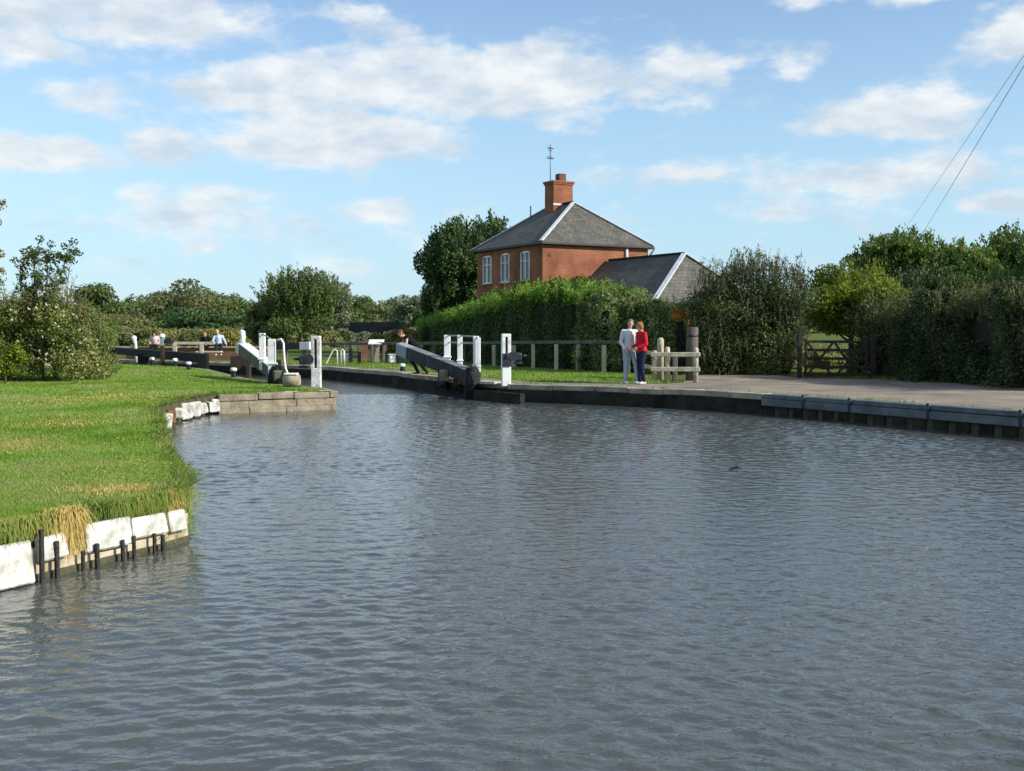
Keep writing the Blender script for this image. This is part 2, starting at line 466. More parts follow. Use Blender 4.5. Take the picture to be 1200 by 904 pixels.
LM['bushy'] = leaf_mat('yellow_olive_leaves', [(0.144, 0.156, 0.036), (0.228, 0.222, 0.054), (0.312, 0.276, 0.072)], 0.5)
LM['grass'] = leaf_mat('grass_blades', [(0.114, 0.220, 0.021), (0.167, 0.300, 0.032), (0.220, 0.350, 0.048), (0.273, 0.370, 0.081), (0.370, 0.360, 0.162)], 0.6, trans=0.35, rough=0.6)
LM['straw'] = leaf_mat('dry_grass', [(0.314, 0.231, 0.054), (0.543, 0.408, 0.131), (0.714, 0.571, 0.218)], 2.0, trans=0.3)
LM['rough'] = leaf_mat('rough_grass', [(0.099, 0.172, 0.028), (0.197, 0.281, 0.047), (0.395, 0.359, 0.094)], 1.6, trans=0.35)


def turf_mat(name, base, mid, dry, sc=0.5):
    m = bpy.data.materials.new(name); m.use_nodes = True
    nt = m.node_tree; N = nt.nodes; L = nt.links
    b = N['Principled BSDF']; b.inputs['Roughness'].default_value = 0.95; b.inputs['Specular IOR Level'].default_value = 0.1
    tc = N.new('ShaderNodeTexCoord')
    n1 = N.new('ShaderNodeTexNoise'); n1.inputs['Scale'].default_value = sc; n1.inputs['Detail'].default_value = 9; n1.inputs['Roughness'].default_value = 0.66
    n2 = N.new('ShaderNodeTexNoise'); n2.inputs['Scale'].default_value = 0.33; n2.inputs['Detail'].default_value = 6; n2.inputs['Roughness'].default_value = 0.6
    n3 = N.new('ShaderNodeTexNoise'); n3.inputs['Scale'].default_value = 14; n3.inputs['Detail'].default_value = 8
    for n in (n1, n2, n3): L.new(tc.outputs['Object'], n.inputs['Vector'])
    r = N.new('ShaderNodeValToRGB'); r.color_ramp.elements[0].position = 0.33; r.color_ramp.elements[0].color = (*base, 1)
    r.color_ramp.elements[1].position = 0.66; r.color_ramp.elements[1].color = (*mid, 1)
    L.new(n1.outputs['Fac'], r.inputs['Fac'])
    r2 = N.new('ShaderNodeValToRGB'); r2.color_ramp.elements[0].position = 0.60; r2.color_ramp.elements[0].color = (0, 0, 0, 1)
    r2.color_ramp.elements[1].position = 0.74; r2.color_ramp.elements[1].color = (0.8, 0.8, 0.8, 1)
    L.new(n2.outputs['Fac'], r2.inputs['Fac'])
    mx = N.new('ShaderNodeMix'); mx.data_type = 'RGBA'; L.new(r2.outputs['Color'], mx.inputs[0]); L.new(r.outputs['Color'], mx.inputs[6]); mx.inputs[7].default_value = (*dry, 1)
    L.new(mx.outputs[2], b.inputs['Base Color'])
    bp = N.new('ShaderNodeBump'); bp.inputs['Strength'].default_value = 0.8; bp.inputs['Distance'].default_value = 0.05
    L.new(n3.outputs['Fac'], bp.inputs['Height']); L.new(bp.outputs['Normal'], b.inputs['Normal'])
    return m


M['turf'] = turf_mat('lawn_turf', (0.11, 0.18, 0.02), (0.19, 0.26, 0.036), (0.32, 0.26, 0.12))
M['field'] = turf_mat('rough_field', (0.07, 0.11, 0.02), (0.13, 0.16, 0.035), (0.25, 0.21, 0.09), 0.2)
M['soil'] = mat('bank_soil', (0.05, 0.042, 0.025), 0.95, (0.11, 0.10, 0.045), 5.0, bump=0.8)
M['road'] = mat('gravel_road', (0.33, 0.275, 0.205), 0.95, (0.165, 0.138, 0.105), 0.8, detail=15, bump=0.6, bscale=30)
M['path'] = mat('worn_stone_path', (0.36, 0.30, 0.21), 0.95, (0.24, 0.20, 0.14), 1.6, detail=12, bump=0.5, bscale=25)

# ------------------------------------------------------------------ sky and sun
SUN_ELEV = math.radians(29)
SUN_DIR = Vector((0.93, -0.36, 0)).normalized()          # towards the sun, from the right and a little behind the camera
sun_vec = Vector((SUN_DIR.x * math.cos(SUN_ELEV), SUN_DIR.y * math.cos(SUN_ELEV), math.sin(SUN_ELEV)))
sl = bpy.data.lights.new('sun', 'SUN'); sl.energy = 4.7; sl.angle = math.radians(0.55); sl.color = (1.0, 0.94, 0.84)
so = bpy.data.objects.new('sun', sl); C.objects.link(so)
so.rotation_euler = (-sun_vec).to_track_quat('-Z', 'Y').to_euler()
so.location = (20, -20, 40)

w = bpy.data.worlds.new('World'); scene.world = w; w.use_nodes = True
nt = w.node_tree; N = nt.nodes; L = nt.links
bg = N['Background']; SKS = 0.15
bg.inputs['Strength'].default_value = SKS
sky = N.new('ShaderNodeTexSky'); sky.sky_type = 'NISHITA'; sky.sun_disc = False
sky.sun_elevation = SUN_ELEV; sky.sun_rotation = math.atan2(SUN_DIR.x, SUN_DIR.y)
sky.air_density = 1.0; sky.dust_density = 0.3; sky.ozone_density = 2.0
tc = N.new('ShaderNodeTexCoord')
sepd = N.new('ShaderNodeSeparateXYZ'); L.new(tc.outputs['Generated'], sepd.inputs[0])


def node_math(op, a, b=None, c=None, clamp=False):
    n = N.new('ShaderNodeMath'); n.operation = op; n.use_clamp = clamp
    for i, v in enumerate((a, b, c)):
        if v is None: continue
        if isinstance(v, (int, float)): n.inputs[i].default_value = v
        else: L.new(v, n.inputs[i])
    return n.outputs[0]


azi = node_math('ARCTAN2', sepd.outputs['X'], sepd.outputs['Y'])
ele = node_math('ARCSINE', sepd.outputs['Z'])
# cloud banks by compass bearing and height: (bearing, elevation, half width, half height, strength)
banks = []
for (px, py, rx, ry, s) in [(130, 20, 230, 55, .85), (60, 60, 70, 24, .75), (245, 40, 110, 45, .5), (430, 35, 75, 30, .6),
                            (560, 100, 330, 55, .95), (760, 85, 140, 34, .7), (320, 112, 150, 45, .8), (385, 165, 190, 46, 1.0), (60, 180, 120, 26, .85),
                            (190, 172, 55, 30, .85), (170, 232, 50, 24, .6), (280, 229, 90, 20, .6), (435, 250, 70, 20, .65),
                            (545, 252, 45, 26, .5), (240, 262, 330, 50, .50), (800, 208, 80, 20, .65), (700, 205, 50, 32, .4),
                            (1045, 135, 120, 36, .9), (1180, 50, 58, 36, .9), (1050, 210, 190, 38, .72), (1090, 195, 60, 24, .5), (1175, 235, 75, 20, .75),
                            (940, 4, 55, 20, .7), (1070, 2, 80, 14, .6), (930, 85, 60, 34, .42), (850, 250, 120, 20, .3), (500, 300, 900, 60, .26), (110, 120, 140, 30, .42), (960, 240, 260, 40, .42)]:
    el = math.atan((H - py) / math.hypot(F, px - 600))
    banks.append((math.atan((px - 600) / F), el, rx / F, ry / F, s))
tot = None
for (a, e, ra, re, s) in banks:
    da = node_math('MULTIPLY', node_math('SUBTRACT', azi, a), 1 / ra)
    de = node_math('MULTIPLY', node_math('SUBTRACT', ele, e), 1 / re)
    q = node_math('MULTIPLY_ADD', da, da, node_math('MULTIPLY', de, de))
    g = node_math('MULTIPLY', node_math('EXPONENT', node_math('MULTIPLY', q, -1.45)), s)
    tot = g if tot is None else node_math('MAXIMUM', tot, g)
# wide banks all round the rest of the sky
comb = N.new('ShaderNodeCombineXYZ'); L.new(azi, comb.inputs['X']); L.new(node_math('MULTIPLY', ele, 2.1), comb.inputs['Y'])


def noise(scale, detail, rough, off=0.0):
    n = N.new('ShaderNodeTexNoise'); n.inputs['Scale'].default_value = scale; n.inputs['Detail'].default_value = detail; n.inputs['Roughness'].default_value = rough
    mp = N.new('ShaderNodeMapping'); mp.inputs['Location'].default_value = (off, off * .37, 0)
    L.new(comb.outputs[0], mp.inputs['Vector']); L.new(mp.outputs[0], n.inputs['Vector'])
    return n.outputs['Fac']


n_big = noise(3.2, 4, 0.5, 4.1)
far = node_math('GREATER_THAN', node_math('ABSOLUTE', azi), 0.62)
hi = node_math('GREATER_THAN', ele, 0.36)
other = node_math('MAXIMUM', far, hi)
gen = node_math('MULTIPLY', node_math('MULTIPLY', node_math('SUBTRACT', n_big, 0.42), 3.2, clamp=True), node_math('MULTIPLY', other, 0.85))
tot = node_math('MAXIMUM', tot, gen)
n_f = noise(15.0, 8, 0.58)
n_w = noise(38.0, 6, 0.62, 2.2)
dens = node_math('ADD', tot, node_math('MULTIPLY', node_math('SUBTRACT', n_f, 0.5), 1.55))
dens = node_math('ADD', dens, node_math('MULTIPLY', node_math('SUBTRACT', n_w, 0.5), 0.45))
mr = N.new('ShaderNodeMapRange'); mr.interpolation_type = 'SMOOTHSTEP'
L.new(dens, mr.inputs[0]); mr.inputs[1].default_value = 0.17; mr.inputs[2].default_value = 0.68; mr.inputs[3].default_value = 0.0; mr.inputs[4].default_value = 0.93
# shade within the cloud: brighter where thick and lit, greyer underneath
n_s = noise(13.0, 8, 0.60, 0.0)
mp2 = N.new('ShaderNodeMapping'); mp2.inputs['Location'].default_value = (-0.012, -0.035, 0)
L.new(comb.outputs[0], mp2.inputs['Vector'])
n_o = N.new('ShaderNodeTexNoise'); n_o.inputs['Scale'].default_value = 13.0; n_o.inputs['Detail'].default_value = 5; n_o.inputs['Roughness'].default_value = 0.55
L.new(mp2.outputs[0], n_o.inputs['Vector'])
shade = node_math('ADD', node_math('MULTIPLY', node_math('SUBTRACT', n_s, n_o.outputs['Fac']), 2.2), 0.50, clamp=True)
cr = N.new('ShaderNodeValToRGB')
cr.color_ramp.elements[0].position = 0.15; cr.color_ramp.elements[0].color = (0.50, 0.585, 0.67, 1)
cr.color_ramp.elements[1].position = 0.85; cr.color_ramp.elements[1].color = (0.75, 0.775, 0.785, 1)
L.new(shade, cr.inputs['Fac'])
cs = N.new('ShaderNodeVectorMath'); cs.operation = 'SCALE'; cs.inputs[3].default_value = 1 / SKS
L.new(cr.outputs['Color'], cs.inputs[0])
# pale air low over the land
hz = N.new('ShaderNodeMapRange'); hz.interpolation_type = 'SMOOTHSTEP'; L.new(ele, hz.inputs[0])
hz.inputs[1].default_value = 0.0; hz.inputs[2].default_value = 0.34; hz.inputs[3].default_value = 0.75; hz.inputs[4].default_value = 0.0
pm = N.new('ShaderNodeMix'); pm.data_type = 'RGBA'
L.new(hz.outputs[0], pm.inputs[0]); L.new(sky.outputs[0], pm.inputs[6]); pm.inputs[7].default_value = (0.34 / SKS, 0.56 / SKS, 0.735 / SKS, 1)
cm = N.new('ShaderNodeMix'); cm.data_type = 'RGBA'
L.new(mr.outputs[0], cm.inputs[0]); L.new(pm.outputs[2], cm.inputs[6]); L.new(cs.outputs[0], cm.inputs[7])
L.new(cm.outputs[2], bg.inputs['Color'])

# ------------------------------------------------------------------ camera
cam = bpy.data.cameras.new('camera'); co = bpy.data.objects.new('camera', cam); C.objects.link(co)
cam.sensor_width = 36; cam.lens = 36 * F / 1200; cam.clip_start = 0.1; cam.clip_end = 6000
co.location = (0, 0, CAMZ)
co.rotation_euler = (math.radians(90) - math.atan((452 - H) / F), 0, 0)
scene.camera = co
scene.view_settings.view_transform = 'Standard'; scene.view_settings.look = 'None'
scene.view_settings.exposure = 0.30; scene.view_settings.gamma = 1.0
scene.cycles.use_denoising = True
scene.cycles.max_bounces = 6; scene.cycles.transparent_max_bounces = 6
scene.cycles.caustics_reflective = False; scene.cycles.caustics_refractive = False
scene.cycles.sample_clamp_indirect = 4

# ------------------------------------------------------------------ land and water
LEFT = [(-10, -10), (-6.6, 3.0), (-5.0, 6.3), (-4.05, 8.05), (-3.6, 9.0), (-3.24, 9.75), (-3.12, 10.1), (-3.25, 10.8), (-3.6, 11.8), (-4.1, 13.0), (-4.9, 15.2), (-6.1, 18.7), (-6.9, 20.8), (-7.15, 23),
        (-7.1, 25.0), (-6.9, 25.4), (-4.5, 26.8), (-4.95, 28), (-6.5, 30), (-9.0, 35), (-11.6, 41), (-16, 47.3), (-45, 64), (-400, 240), (-400, -10)]
RIGHT = [(30, -30), (22, -5), (13.5, 13), (9.3, 19.6), (7.25, 23), (5.85, 25.1), (4.6, 26.6), (2.2, 28.3), (0, 29.5), (-1.0, 31), (-4.2, 38), (-7.4, 43), (-11.2, 46.5), (-14.5, 49.6),
         (-20, 53.7), (-47, 70), (-400, 250), (-2500, 1200), (-2500, 3000), (2500, 3000), (2500, -30)]


def sheet(name, poly, z, m, skirt=0.0, kind='structure'):
    mb = MB(); nf = len(poly) - 2
    vs = [(x, y, z) for x, y in poly]
    tris = tessellate_polygon([[Vector(v) for v in vs]])
    fs = []
    for t in tris:
        a, b, c = [Vector(vs[i]) for i in t]
        fs.append(t if (b - a).cross(c - a).z > 0 else (t[0], t[2], t[1]))
    mb.add(vs, fs)
    if skirt:
        n = len(poly)
        area = sum(poly[i][0] * poly[(i + 1) % n][1] - poly[(i + 1) % n][0] * poly[i][1] for i in range(n))
        for i in range(n):
            j = (i + 1) % n
            a, b = (i, j) if area > 0 else (j, i)
            mb.add([(*poly[a], z), (*poly[a], z - skirt), (*poly[b], z - skirt), (*poly[b], z)], [(0, 1, 2, 3)])
    o = mb.build(name, m)
    if skirt:
        o.data.materials.append(M['soil'])
        nt_ = len(tris)
        for f in o.data.polygons:
            if f.index >= nt_: f.material_index = 1
    return tag(o, kind=kind)


sheet('lawn_ground', LEFT, G, M['turf'], 1.2)
sheet('ground', RIGHT, G, M['field'], 1.2)


def offset_line(pts, d):
    """offset an open polyline to its left by d"""
    out = []
    for i, p in enumerate(pts):
        a = Vector(pts[max(i - 1, 0)]); b = Vector(pts[min(i + 1, len(pts) - 1)])
        t = (b - a).normalized()
        out.append((p[0] - t.y * d, p[1] + t.x * d))
    return out


edge = RIGHT[1:15]                 # runs from the right, round to the far left
inner = offset_line(edge, -0.38)
LOCKSIDE = [(-14.2, 50.9), (-10.8, 48.0), (-6.7, 44.2), (-3.2, 38.9), (-0.4, 32.8), (0.9, 31.0), (2.2, 30.7), (3.6, 30.4), (4.3, 30.1), (4.9, 30.9)]
ROADBACK = [(5.6, 34.5), (6.0, 42), (8.4, 42), (8.6, 36.0), (9.0, 34.3), (11.0, 32.9), (12.6, 30.5), (13.6, 28.7), (16.5, 24.5), (21, 17), (30, -5)]
sheet('towpath', [inner[1], *[p for p in inner[2:13]]] + LOCKSIDE[0:] + ROADBACK[:0] + [(4.9, 30.9), (5.6, 34.5), (6.0, 42), (8.4, 42), (8.6, 36.0), (9.0, 34.3), (11.0, 32.9), (12.6, 30.5), (13.6, 28.7), (16.5, 24.5), (21, 17)], G + 0.004, M['road'])
# green sward between towpath and rail
sheet('sward', [(-14.0, 51.4), *LOCKSIDE[1:8], (4.2, 30.4), (4.3, 31.8), (4.2, 36.6), (0.9, 41.5), (-1, 44.5), (-3.8, 47.5), (-9, 51)], G + 0.008, M['turf'])
sheet('verge', [(9.2, 34.2), (11.1, 32.75), (12.7, 30.3), (13.7, 28.5), (16.6, 24.3), (21, 17), (23, 18), (18.5, 25.5), (15, 30.5), (12, 34.5), (9.3, 35.8)], G + 0.008, M['turf'])


def water_mat():
    m = bpy.data.materials.new('canal_water'); m.use_nodes = True
    nt = m.node_tree; N = nt.nodes; L = nt.links
    b = N['Principled BSDF']
    b.inputs['Base Color'].default_value = (0.072, 0.080, 0.072, 1)
    b.inputs['Roughness'].default_value = 0.05; b.inputs['IOR'].default_value = 1.45
    tc = N.new('ShaderNodeTexCoord')

    def nz(sc, st, detail, ang, rough=0.55, dist=0.0):
        mp = N.new('ShaderNodeMapping'); mp.inputs['Scale'].default_value = st; mp.inputs['Rotation'].default_value = (0, 0, math.radians(ang))
        n = N.new('ShaderNodeTexNoise'); n.inputs['Scale'].default_value = sc; n.inputs['Detail'].default_value = detail; n.inputs['Roughness'].default_value = rough
        n.inputs['Distortion'].default_value = dist
        L.new(tc.outputs['Object'], mp.inputs['Vector']); L.new(mp.outputs[0], n.inputs['Vector'])
        return n.outputs['Fac']
    n1 = nz(5.0, (0.85, 1.0, 1), 3.0, 14, 0.6, 0.4)
    n2 = nz(17, (0.85, 1.0, 1), 3.0, -18, 0.6, 0.3)
    gust = nz(0.16, (0.5, 1, 1), 3.0, 10)
    g = N.new('ShaderNodeMapRange'); L.new(gust, g.inputs[0]); g.inputs[1].default_value = 0.35; g.inputs[2].default_value = 0.65
    g.inputs[3].default_value = 0.75; g.inputs[4].default_value = 1.15
    h = N.new('ShaderNodeMath'); h.operation = 'MULTIPLY_ADD'; L.new(n2, h.inputs[0]); h.inputs[1].default_value = 0.34; L.new(n1, h.inputs[2])
    h2 = N.new('ShaderNodeMath'); h2.operation = 'MULTIPLY'; L.new(h.outputs[0], h2.inputs[0]); L.new(g.outputs[0], h2.inputs[1])
    bp = N.new('ShaderNodeBump'); bp.inputs['Strength'].default_value = 1.0; bp.inputs['Distance'].default_value = 0.016
    L.new(h2.outputs[0], bp.inputs['Height']); L.new(bp.outputs['Normal'], b.inputs['Normal'])
    return m


M['water'] = water_mat()


def water_surface():
    """rippled canal surface: a fine grid where the ripples can be made out, plain beyond it"""
    gx0_, gx1_, gy0_, gy1_, st = -9.0, 15.0, 2.6, 33.0, 0.03
    xs = np.arange(gx0_, gx1_ + st / 2, st); ys = np.concatenate([np.arange(gy0_, 9.0, .018), np.arange(9.0, 16.0, .026), np.arange(16.0, gy1_, .036)])
    Xg, Yg_ = np.meshgrid(xs, ys)
    r = np.random.default_rng(12)
    Zg = np.zeros_like(Xg)
    gust = 0.85 + 0.28 * np.sin(Xg * .42 + 1.3 * np.sin(Yg_ * .21)) * np.sin(Yg_ * .33 + .8 * np.sin(Xg * .27))
    for k_ in range(80):
        lam = 0.075 * (0.36 / 0.075) ** (r.random() ** 1.15)
        th = math.radians(72) + r.normal() * .75
        kx, ky = math.cos(th) * 2 * PI / lam, math.sin(th) * 2 * PI / lam
        ph = r.random() * 2 * PI
        a = 0.0150 * lam / (2 * PI) * (1.2 if lam < .22 else 0.9)
        wob = .7 * np.sin(Xg * r.uniform(.3, 1.1) + r.uniform(0, 6)) + .7 * np.sin(Yg_ * r.uniform(.3, 1.1) + r.uniform(0, 6))
        wv = np.sin(kx * Xg + ky * Yg_ + ph + wob)
        env = .55 + .45 * np.sin(Xg * r.uniform(.5, 1.6) + Yg_ * r.uniform(-1, 1) + r.uniform(0, 6))
        Zg += a * wv * (env + .2) * 1.35
    Zg *= gust
    Zg = Zg + Zg ** 2 * 18
    ed = np.minimum.reduce([Xg - gx0_, gx1_ - Xg, Yg_ - gy0_, gy1_ - Yg_])
    Zg *= np.clip(ed / .6, 0, 1)
    ny, nx = Xg.shape
    V = np.stack([Xg, Yg_, Zg], -1).reshape(-1, 3)
    idx = np.arange(ny * nx).reshape(ny, nx)
    Fq = np.stack([idx[:-1, :-1], idx[:-1, 1:], idx[1:, 1:], idx[1:, :-1]], -1).reshape(-1, 4)
    ring = np.array([(-500, -60, 0), (60, -60, 0), (60, 300, 0), (-500, 300, 0), (xs[0], ys[0], 0), (xs[-1], ys[0], 0), (xs[-1], ys[-1], 0), (xs[0], ys[-1], 0)])
    b0 = len(V); V = np.concatenate([V, ring])
    Fr = np.array([(0, 1, 5, 4), (1, 2, 6, 5), (2, 3, 7, 6), (3, 0, 4, 7)]) + b0
    Fq = np.concatenate([Fq, Fr])
    me = bpy.data.meshes.new('canal_water')
    n = len(Fq)
    me.vertices.add(len(V)); me.loops.add(n * 4); me.polygons.add(n)
    me.vertices.foreach_set('co', V.astype(np.float32).ravel())
    me.loops.foreach_set('vertex_index', Fq.astype(np.int32).ravel())
    me.polygons.foreach_set('loop_start', np.arange(0, n * 4, 4, dtype=np.int32)); me.polygons.foreach_set('loop_total', np.full(n, 4, dtype=np.int32))
    sm = np.ones(n, bool); sm[-4:] = False
    me.polygons.foreach_set('use_smooth', sm)
    me.materials.append(M['water']); me.update()
    o = bpy.data.objects.new('canal_water', me); C.objects.link(o)
    return tag(o, kind='structure')


water_surface()

# ------------------------------------------------------------------ quay edges
rnd = random.Random(5)


def lerp_poly(pts, step):
    out = []
    for i in range(len(pts) - 1):
        a = Vector(pts[i]); b = Vector(pts[i + 1]); n = max(1, int((b - a).length / step + 0.5))
        for k in range(n): out.append((a.lerp(b, k / n)))
    out.append(Vector(pts[-1]))
    return out


# right quay: dark wet wall with stone coping, and steel capped piling near the camera
qw = thing('quay_wall', 'dark wet canal wall with grey stone coping along the far towpath', 'quay wall')
cop_pts = lerp_poly(edge[4:], 1.1)
cap_mb = MB(); wall_mb = MB()
for a, b in zip(cop_pts[:-1], cop_pts[1:]):
    d = (b - a); L_ = d.length; d = d / L_; nrm = Vector((d.y, -d.x))       # nrm points into the land (line runs with land on its right)
    ang = math.atan2(d.y, d.x)
    c = (a + b) / 2 + nrm * 0.17
    cap_mb.box((0, 0, 0), (L_ - 0.012, 0.42, 0.14), mtx=Matrix.Translation((c.x, c.y, G - 0.045 + rnd.uniform(-.008, .012))) @ Matrix.Rotation(ang + rnd.uniform(-.006, .006), 4, 'Z'), bev=0.012)
    c2 = (a + b) / 2 - nrm * 0.0
    wall_mb.box((0, 0, 0), (L_ + 0.01, 0.06, 0.62), mtx=Matrix.Translation((c2.x, c2.y, 0.335 - 0.31)) @ Matrix.Rotation(ang, 4, 'Z'))
wall_mb.build('wall_face', M['wetbrick'], qw)
cap_mb.build('coping', M['stone_grey'], qw)

pl = thing('piling_edge', 'blue grey capped piling edging the towpath where the road meets the water', 'piling')
pp = lerp_poly(edge[:5], 1.6)
c1 = MB(); c2m = MB(); c3 = MB()
for a, b in zip(pp[:-1], pp[1:]):
    d = (b - a); L_ = d.length; d = d / L_; nrm = Vector((d.y, -d.x)); ang = math.atan2(d.y, d.x)
    c = (a + b) / 2 + nrm * 0.14
    c1.box((0, 0, 0), (L_ - 0.02, 0.36, 0.10), mtx=Matrix.Translation((c.x, c.y, G - 0.02 + rnd.uniform(-.01, .008))) @ Matrix.Rotation(ang, 4, 'Z'), bev=0.012)
    c = (a + b) / 2 - nrm * 0.05
    c1.box((0, 0, 0), (L_ - 0.03, 0.08, 0.16), mtx=Matrix.Translation((c.x, c.y, 0.29)) @ Matrix.Rotation(ang, 4, 'Z'), bev=0.01)
    nb = max(3, int(L_ / 0.4))
    for k in range(nb):
        p = a.lerp(b, (k + .5) / nb) - nrm * 0.01
        c2m.box((0, 0, 0), (L_ / nb * 0.62, 0.07, 0.7), mtx=Matrix.Translation((p.x, p.y, -0.13)) @ Matrix.Rotation(ang, 4, 'Z'), bev=0.01)
    p = a - nrm * 0.10
    c3 = MB(); c3.lathe([(0.035, 0), (0.035, 0.03), (0.02, 0.05)], (p.x, p.y, G + 0.03), 8)
    c3.box((p.x, p.y, 0.34), (0.05, 0.05, 0.2), bev=0.01)
    c3.build('fixing_bolt', M['iron'], pl)
c2m.build('sheet_pile', M['wetbrick'], pl); c1.build('cap_rail', M['bluecap'], pl)

# left quay, brown stone point
sq = thing('stone_quay', 'brown stone quay end with worn coping where the lawn meets the lock', 'quay wall')
a = Vector((-6.95, 25.35)); b = Vector((-4.45, 26.85))
d = (b - a).normalized(); nrm = Vector((d.y, -d.x)); ang = math.atan2(d.y, d.x)
mb = MB(); mc = MB(); L_ = (b - a).length
for r_ in range(2):
    t = 0.0
    while t < L_ - 0.05:
        l = min(rnd.uniform(0.6, 1.3), L_ - t)
        p = a + d * (t + l / 2) + nrm * (0.05 + rnd.uniform(0, 0.03) + 0.03 * (1 - r_)) * 1
        mb.box((0, 0, 0), (l - 0.004, 0.3, 0.169), mtx=Matrix.Translation((p.x, p.y, 0.03 + r_ * 0.17)) @ Matrix.Rotation(ang, 4, 'Z'), bev=0.010, jit=.008, rnd=rnd)
        t += l
t = 0
while t < L_:
    l = min(rnd.uniform(0.7, 1.1), L_ - t + 0.05)
    p = a + d * (t + l / 2) + nrm * 0.02
    mc.box((0, 0, 0), (l - 0.015, 0.44, 0.15), mtx=Matrix.Translation((p.x, p.y, 0.375 + rnd.uniform(-.006, .012))) @ Matrix.Rotation(ang + rnd.uniform(-.01, .01), 4, 'Z'), bev=0.025)
    t += l
# return side running back along the lock entrance
for (q0, q1) in (((-4.45, 26.85), (-4.9, 28.0)), ((-4.95, 28.05), (-6.45, 29.95)), ((-6.5, 30.0), (-9.0, 35)), ((-9, 35), (-11.6, 41)), ((-11.6, 41), (-16, 47.3))):
    q0 = Vector(q0); q1 = Vector(q1); dd = (q1 - q0); l = dd.length; dd.normalize(); c = (q0 + q1) / 2
    mc.box((0, 0, 0), (l - .01, 0.40, 0.15), mtx=Matrix.Translation((c.x - dd.y * -0.0 - 0.1, c.y - 0.03, 0.378)) @ Matrix.Rotation(math.atan2(dd.y, dd.x), 4, 'Z'), bev=0.02)
    mb.box((0, 0, 0), (l, 0.12, 0.5), mtx=Matrix.Translation((c.x, c.y, 0.05)) @ Matrix.Rotation(math.atan2(dd.y, dd.x), 4, 'Z'))
mb.build('wall_face', M['sandstone'], sq); mc.build('coping', M['sandstone'], sq)
# white paint marks on the coping: flat paint patches
for (t, l) in ((2.65, 0.28), (1.72, 0.20), (1.9, .12)):
    mp_ = MB()
    p = a + d * t + nrm * 0.06
    mp_.box((0, 0, 0), (l, 0.2, 0.006), mtx=Matrix.Translation((p.x, p.y, 0.466)) @ Matrix.Rotation(ang, 4, 'Z'), jit=0.0)
    mp_.build('paint_mark', M['white_old'], sq)

# broken white coping blocks beyond the lawn's inner bend
blocks = [(182, 23.3, .50, .30, .30, M['white_old'], 'widest broken white block at the bend of the lawn edge'),
          (196, 23.7, .26, .26, .26, M['pot'], 'rusty brown block beside the widest white block'),
          (207, 24.1, .20, .22, .18, M['white_old'], 'small tilted white stone right after the brown block'),
          (216, 24.3, .30, .28, .30, M['white_old'], 'square white stone, first of the tightly set run on the bank'),
          (226, 24.6, .26, .28, .28, M['white_old'], 'broad white stone in the middle of the run along the bank'),
          (235, 24.85, .20, .24, .24, M['white_old'], 'worn white stone with grass growing on both sides'),
          (243, 25.0, .16, .22, .20, M['white_green'], 'mossy white stone half hidden in bank grass'),
          (250, 25.2, .20, .24, .28, M['white_old'], 'last white stone before the brown stone quay')]
bend = [(-6.1, 18.7), (-6.9, 20.8), (-7.15, 23), (-7.1, 25.0), (-6.9, 25.4)]


def on_line(px, line):
    u = (px - 600) / F
    for (x0, y0), (x1, y1) in zip(line[:-1], line[1:]):
        den = (x1 - x0) - u * (y1 - y0); t = (u * y0 - x0) / den
        if -0.001 <= t <= 1.001: return x0 + (x1 - x0) * t, y0 + (y1 - y0) * t
    return line[-1]


for i, (px, Y, sx, sy, sz, m, lab) in enumerate(blocks):
    ex, ey = on_line(max(px, 181), bend[1:])
    o = MB().box((0, 0, 0), (sx * .9, sy, sz * 1.1), bev=0.04, jit=0.03, rnd=rnd).build('coping_block', m)
    o.location = (ex + 0.06, ey - 0.10, 0.22 + rnd.uniform(-.03, .03)); o.rotation_euler = (rnd.uniform(-.15, .15), rnd.uniform(-.12, .12), 0.5 + rnd.uniform(-.3, .3))
    tag(o, lab, 'stone block', 'broken coping blocks along the lawn')

# near revetment: cream wall, white slabs, black piles
rv = thing('canal_revetment', 'cream concrete bank wall under the white slabs beside the near lawn', 'bank wall')
nearline = [(-6.6, 3.0), (-5.0, 6.3), (-4.05, 8.05), (-3.6, 9.0), (-3.24, 9.75), (-3.12, 10.1)]
mb = MB()
for a, b in zip([Vector(p) for p in nearline[:-1]], [Vector(p) for p in nearline[1:]]):
    dd = b - a; l = dd.length; dd.normalize(); nr = Vector((dd.y, -dd.x)); c = (a + b) / 2 + nr * 0.02
    mb.box((0, 0, 0), (l + 0.05, 0.10, 0.55), mtx=Matrix.Translation((c.x, c.y, 0.02 - 0.03)) @ Matrix.Rotation(math.atan2(dd.y, dd.x), 4, 'Z'), bev=0.01)
mb.build('wall_face', M['concrete'], rv)
mb = MB()
for a, b in zip([Vector(p) for p in nearline[:-1]], [Vector(p) for p in nearline[1:]]):
    dd = b - a; l = dd.length; dd.normalize(); nr = Vector((dd.y, -dd.x)); c = (a + b) / 2 + nr * 0.073
    mb.box((0, 0, 0), (l + 0.03, 0.02, 0.22), mtx=Matrix.Translation((c.x, c.y, -0.055)) @ Matrix.Rotation(math.atan2(dd.y, dd.x), 4, 'Z'), bev=0.006, jit=.006, rnd=rnd)
mb.build('footing_kerb', mat('algae_concrete', (0.10, .095, .05), .7, (.045, .05, .025), 6, bump=.5), rv)


def near_pt(px, z=0.1):
    """where the sight line of column px meets the near bank line (metres)"""
    u = (px - 600) / F
    for (x0, y0), (x1, y1) in zip(nearline[:-1], nearline[1:]):
        den = (x1 - x0) - u * (y1 - y0)
        t = (u * y0 - x0) / den
        if -0.001 <= t <= 1.001: return Vector((x0 + (x1 - x0) * t, y0 + (y1 - y0) * t)), math.atan2(y1 - y0, x1 - x0)
    return Vector(nearline[0]), 1.0


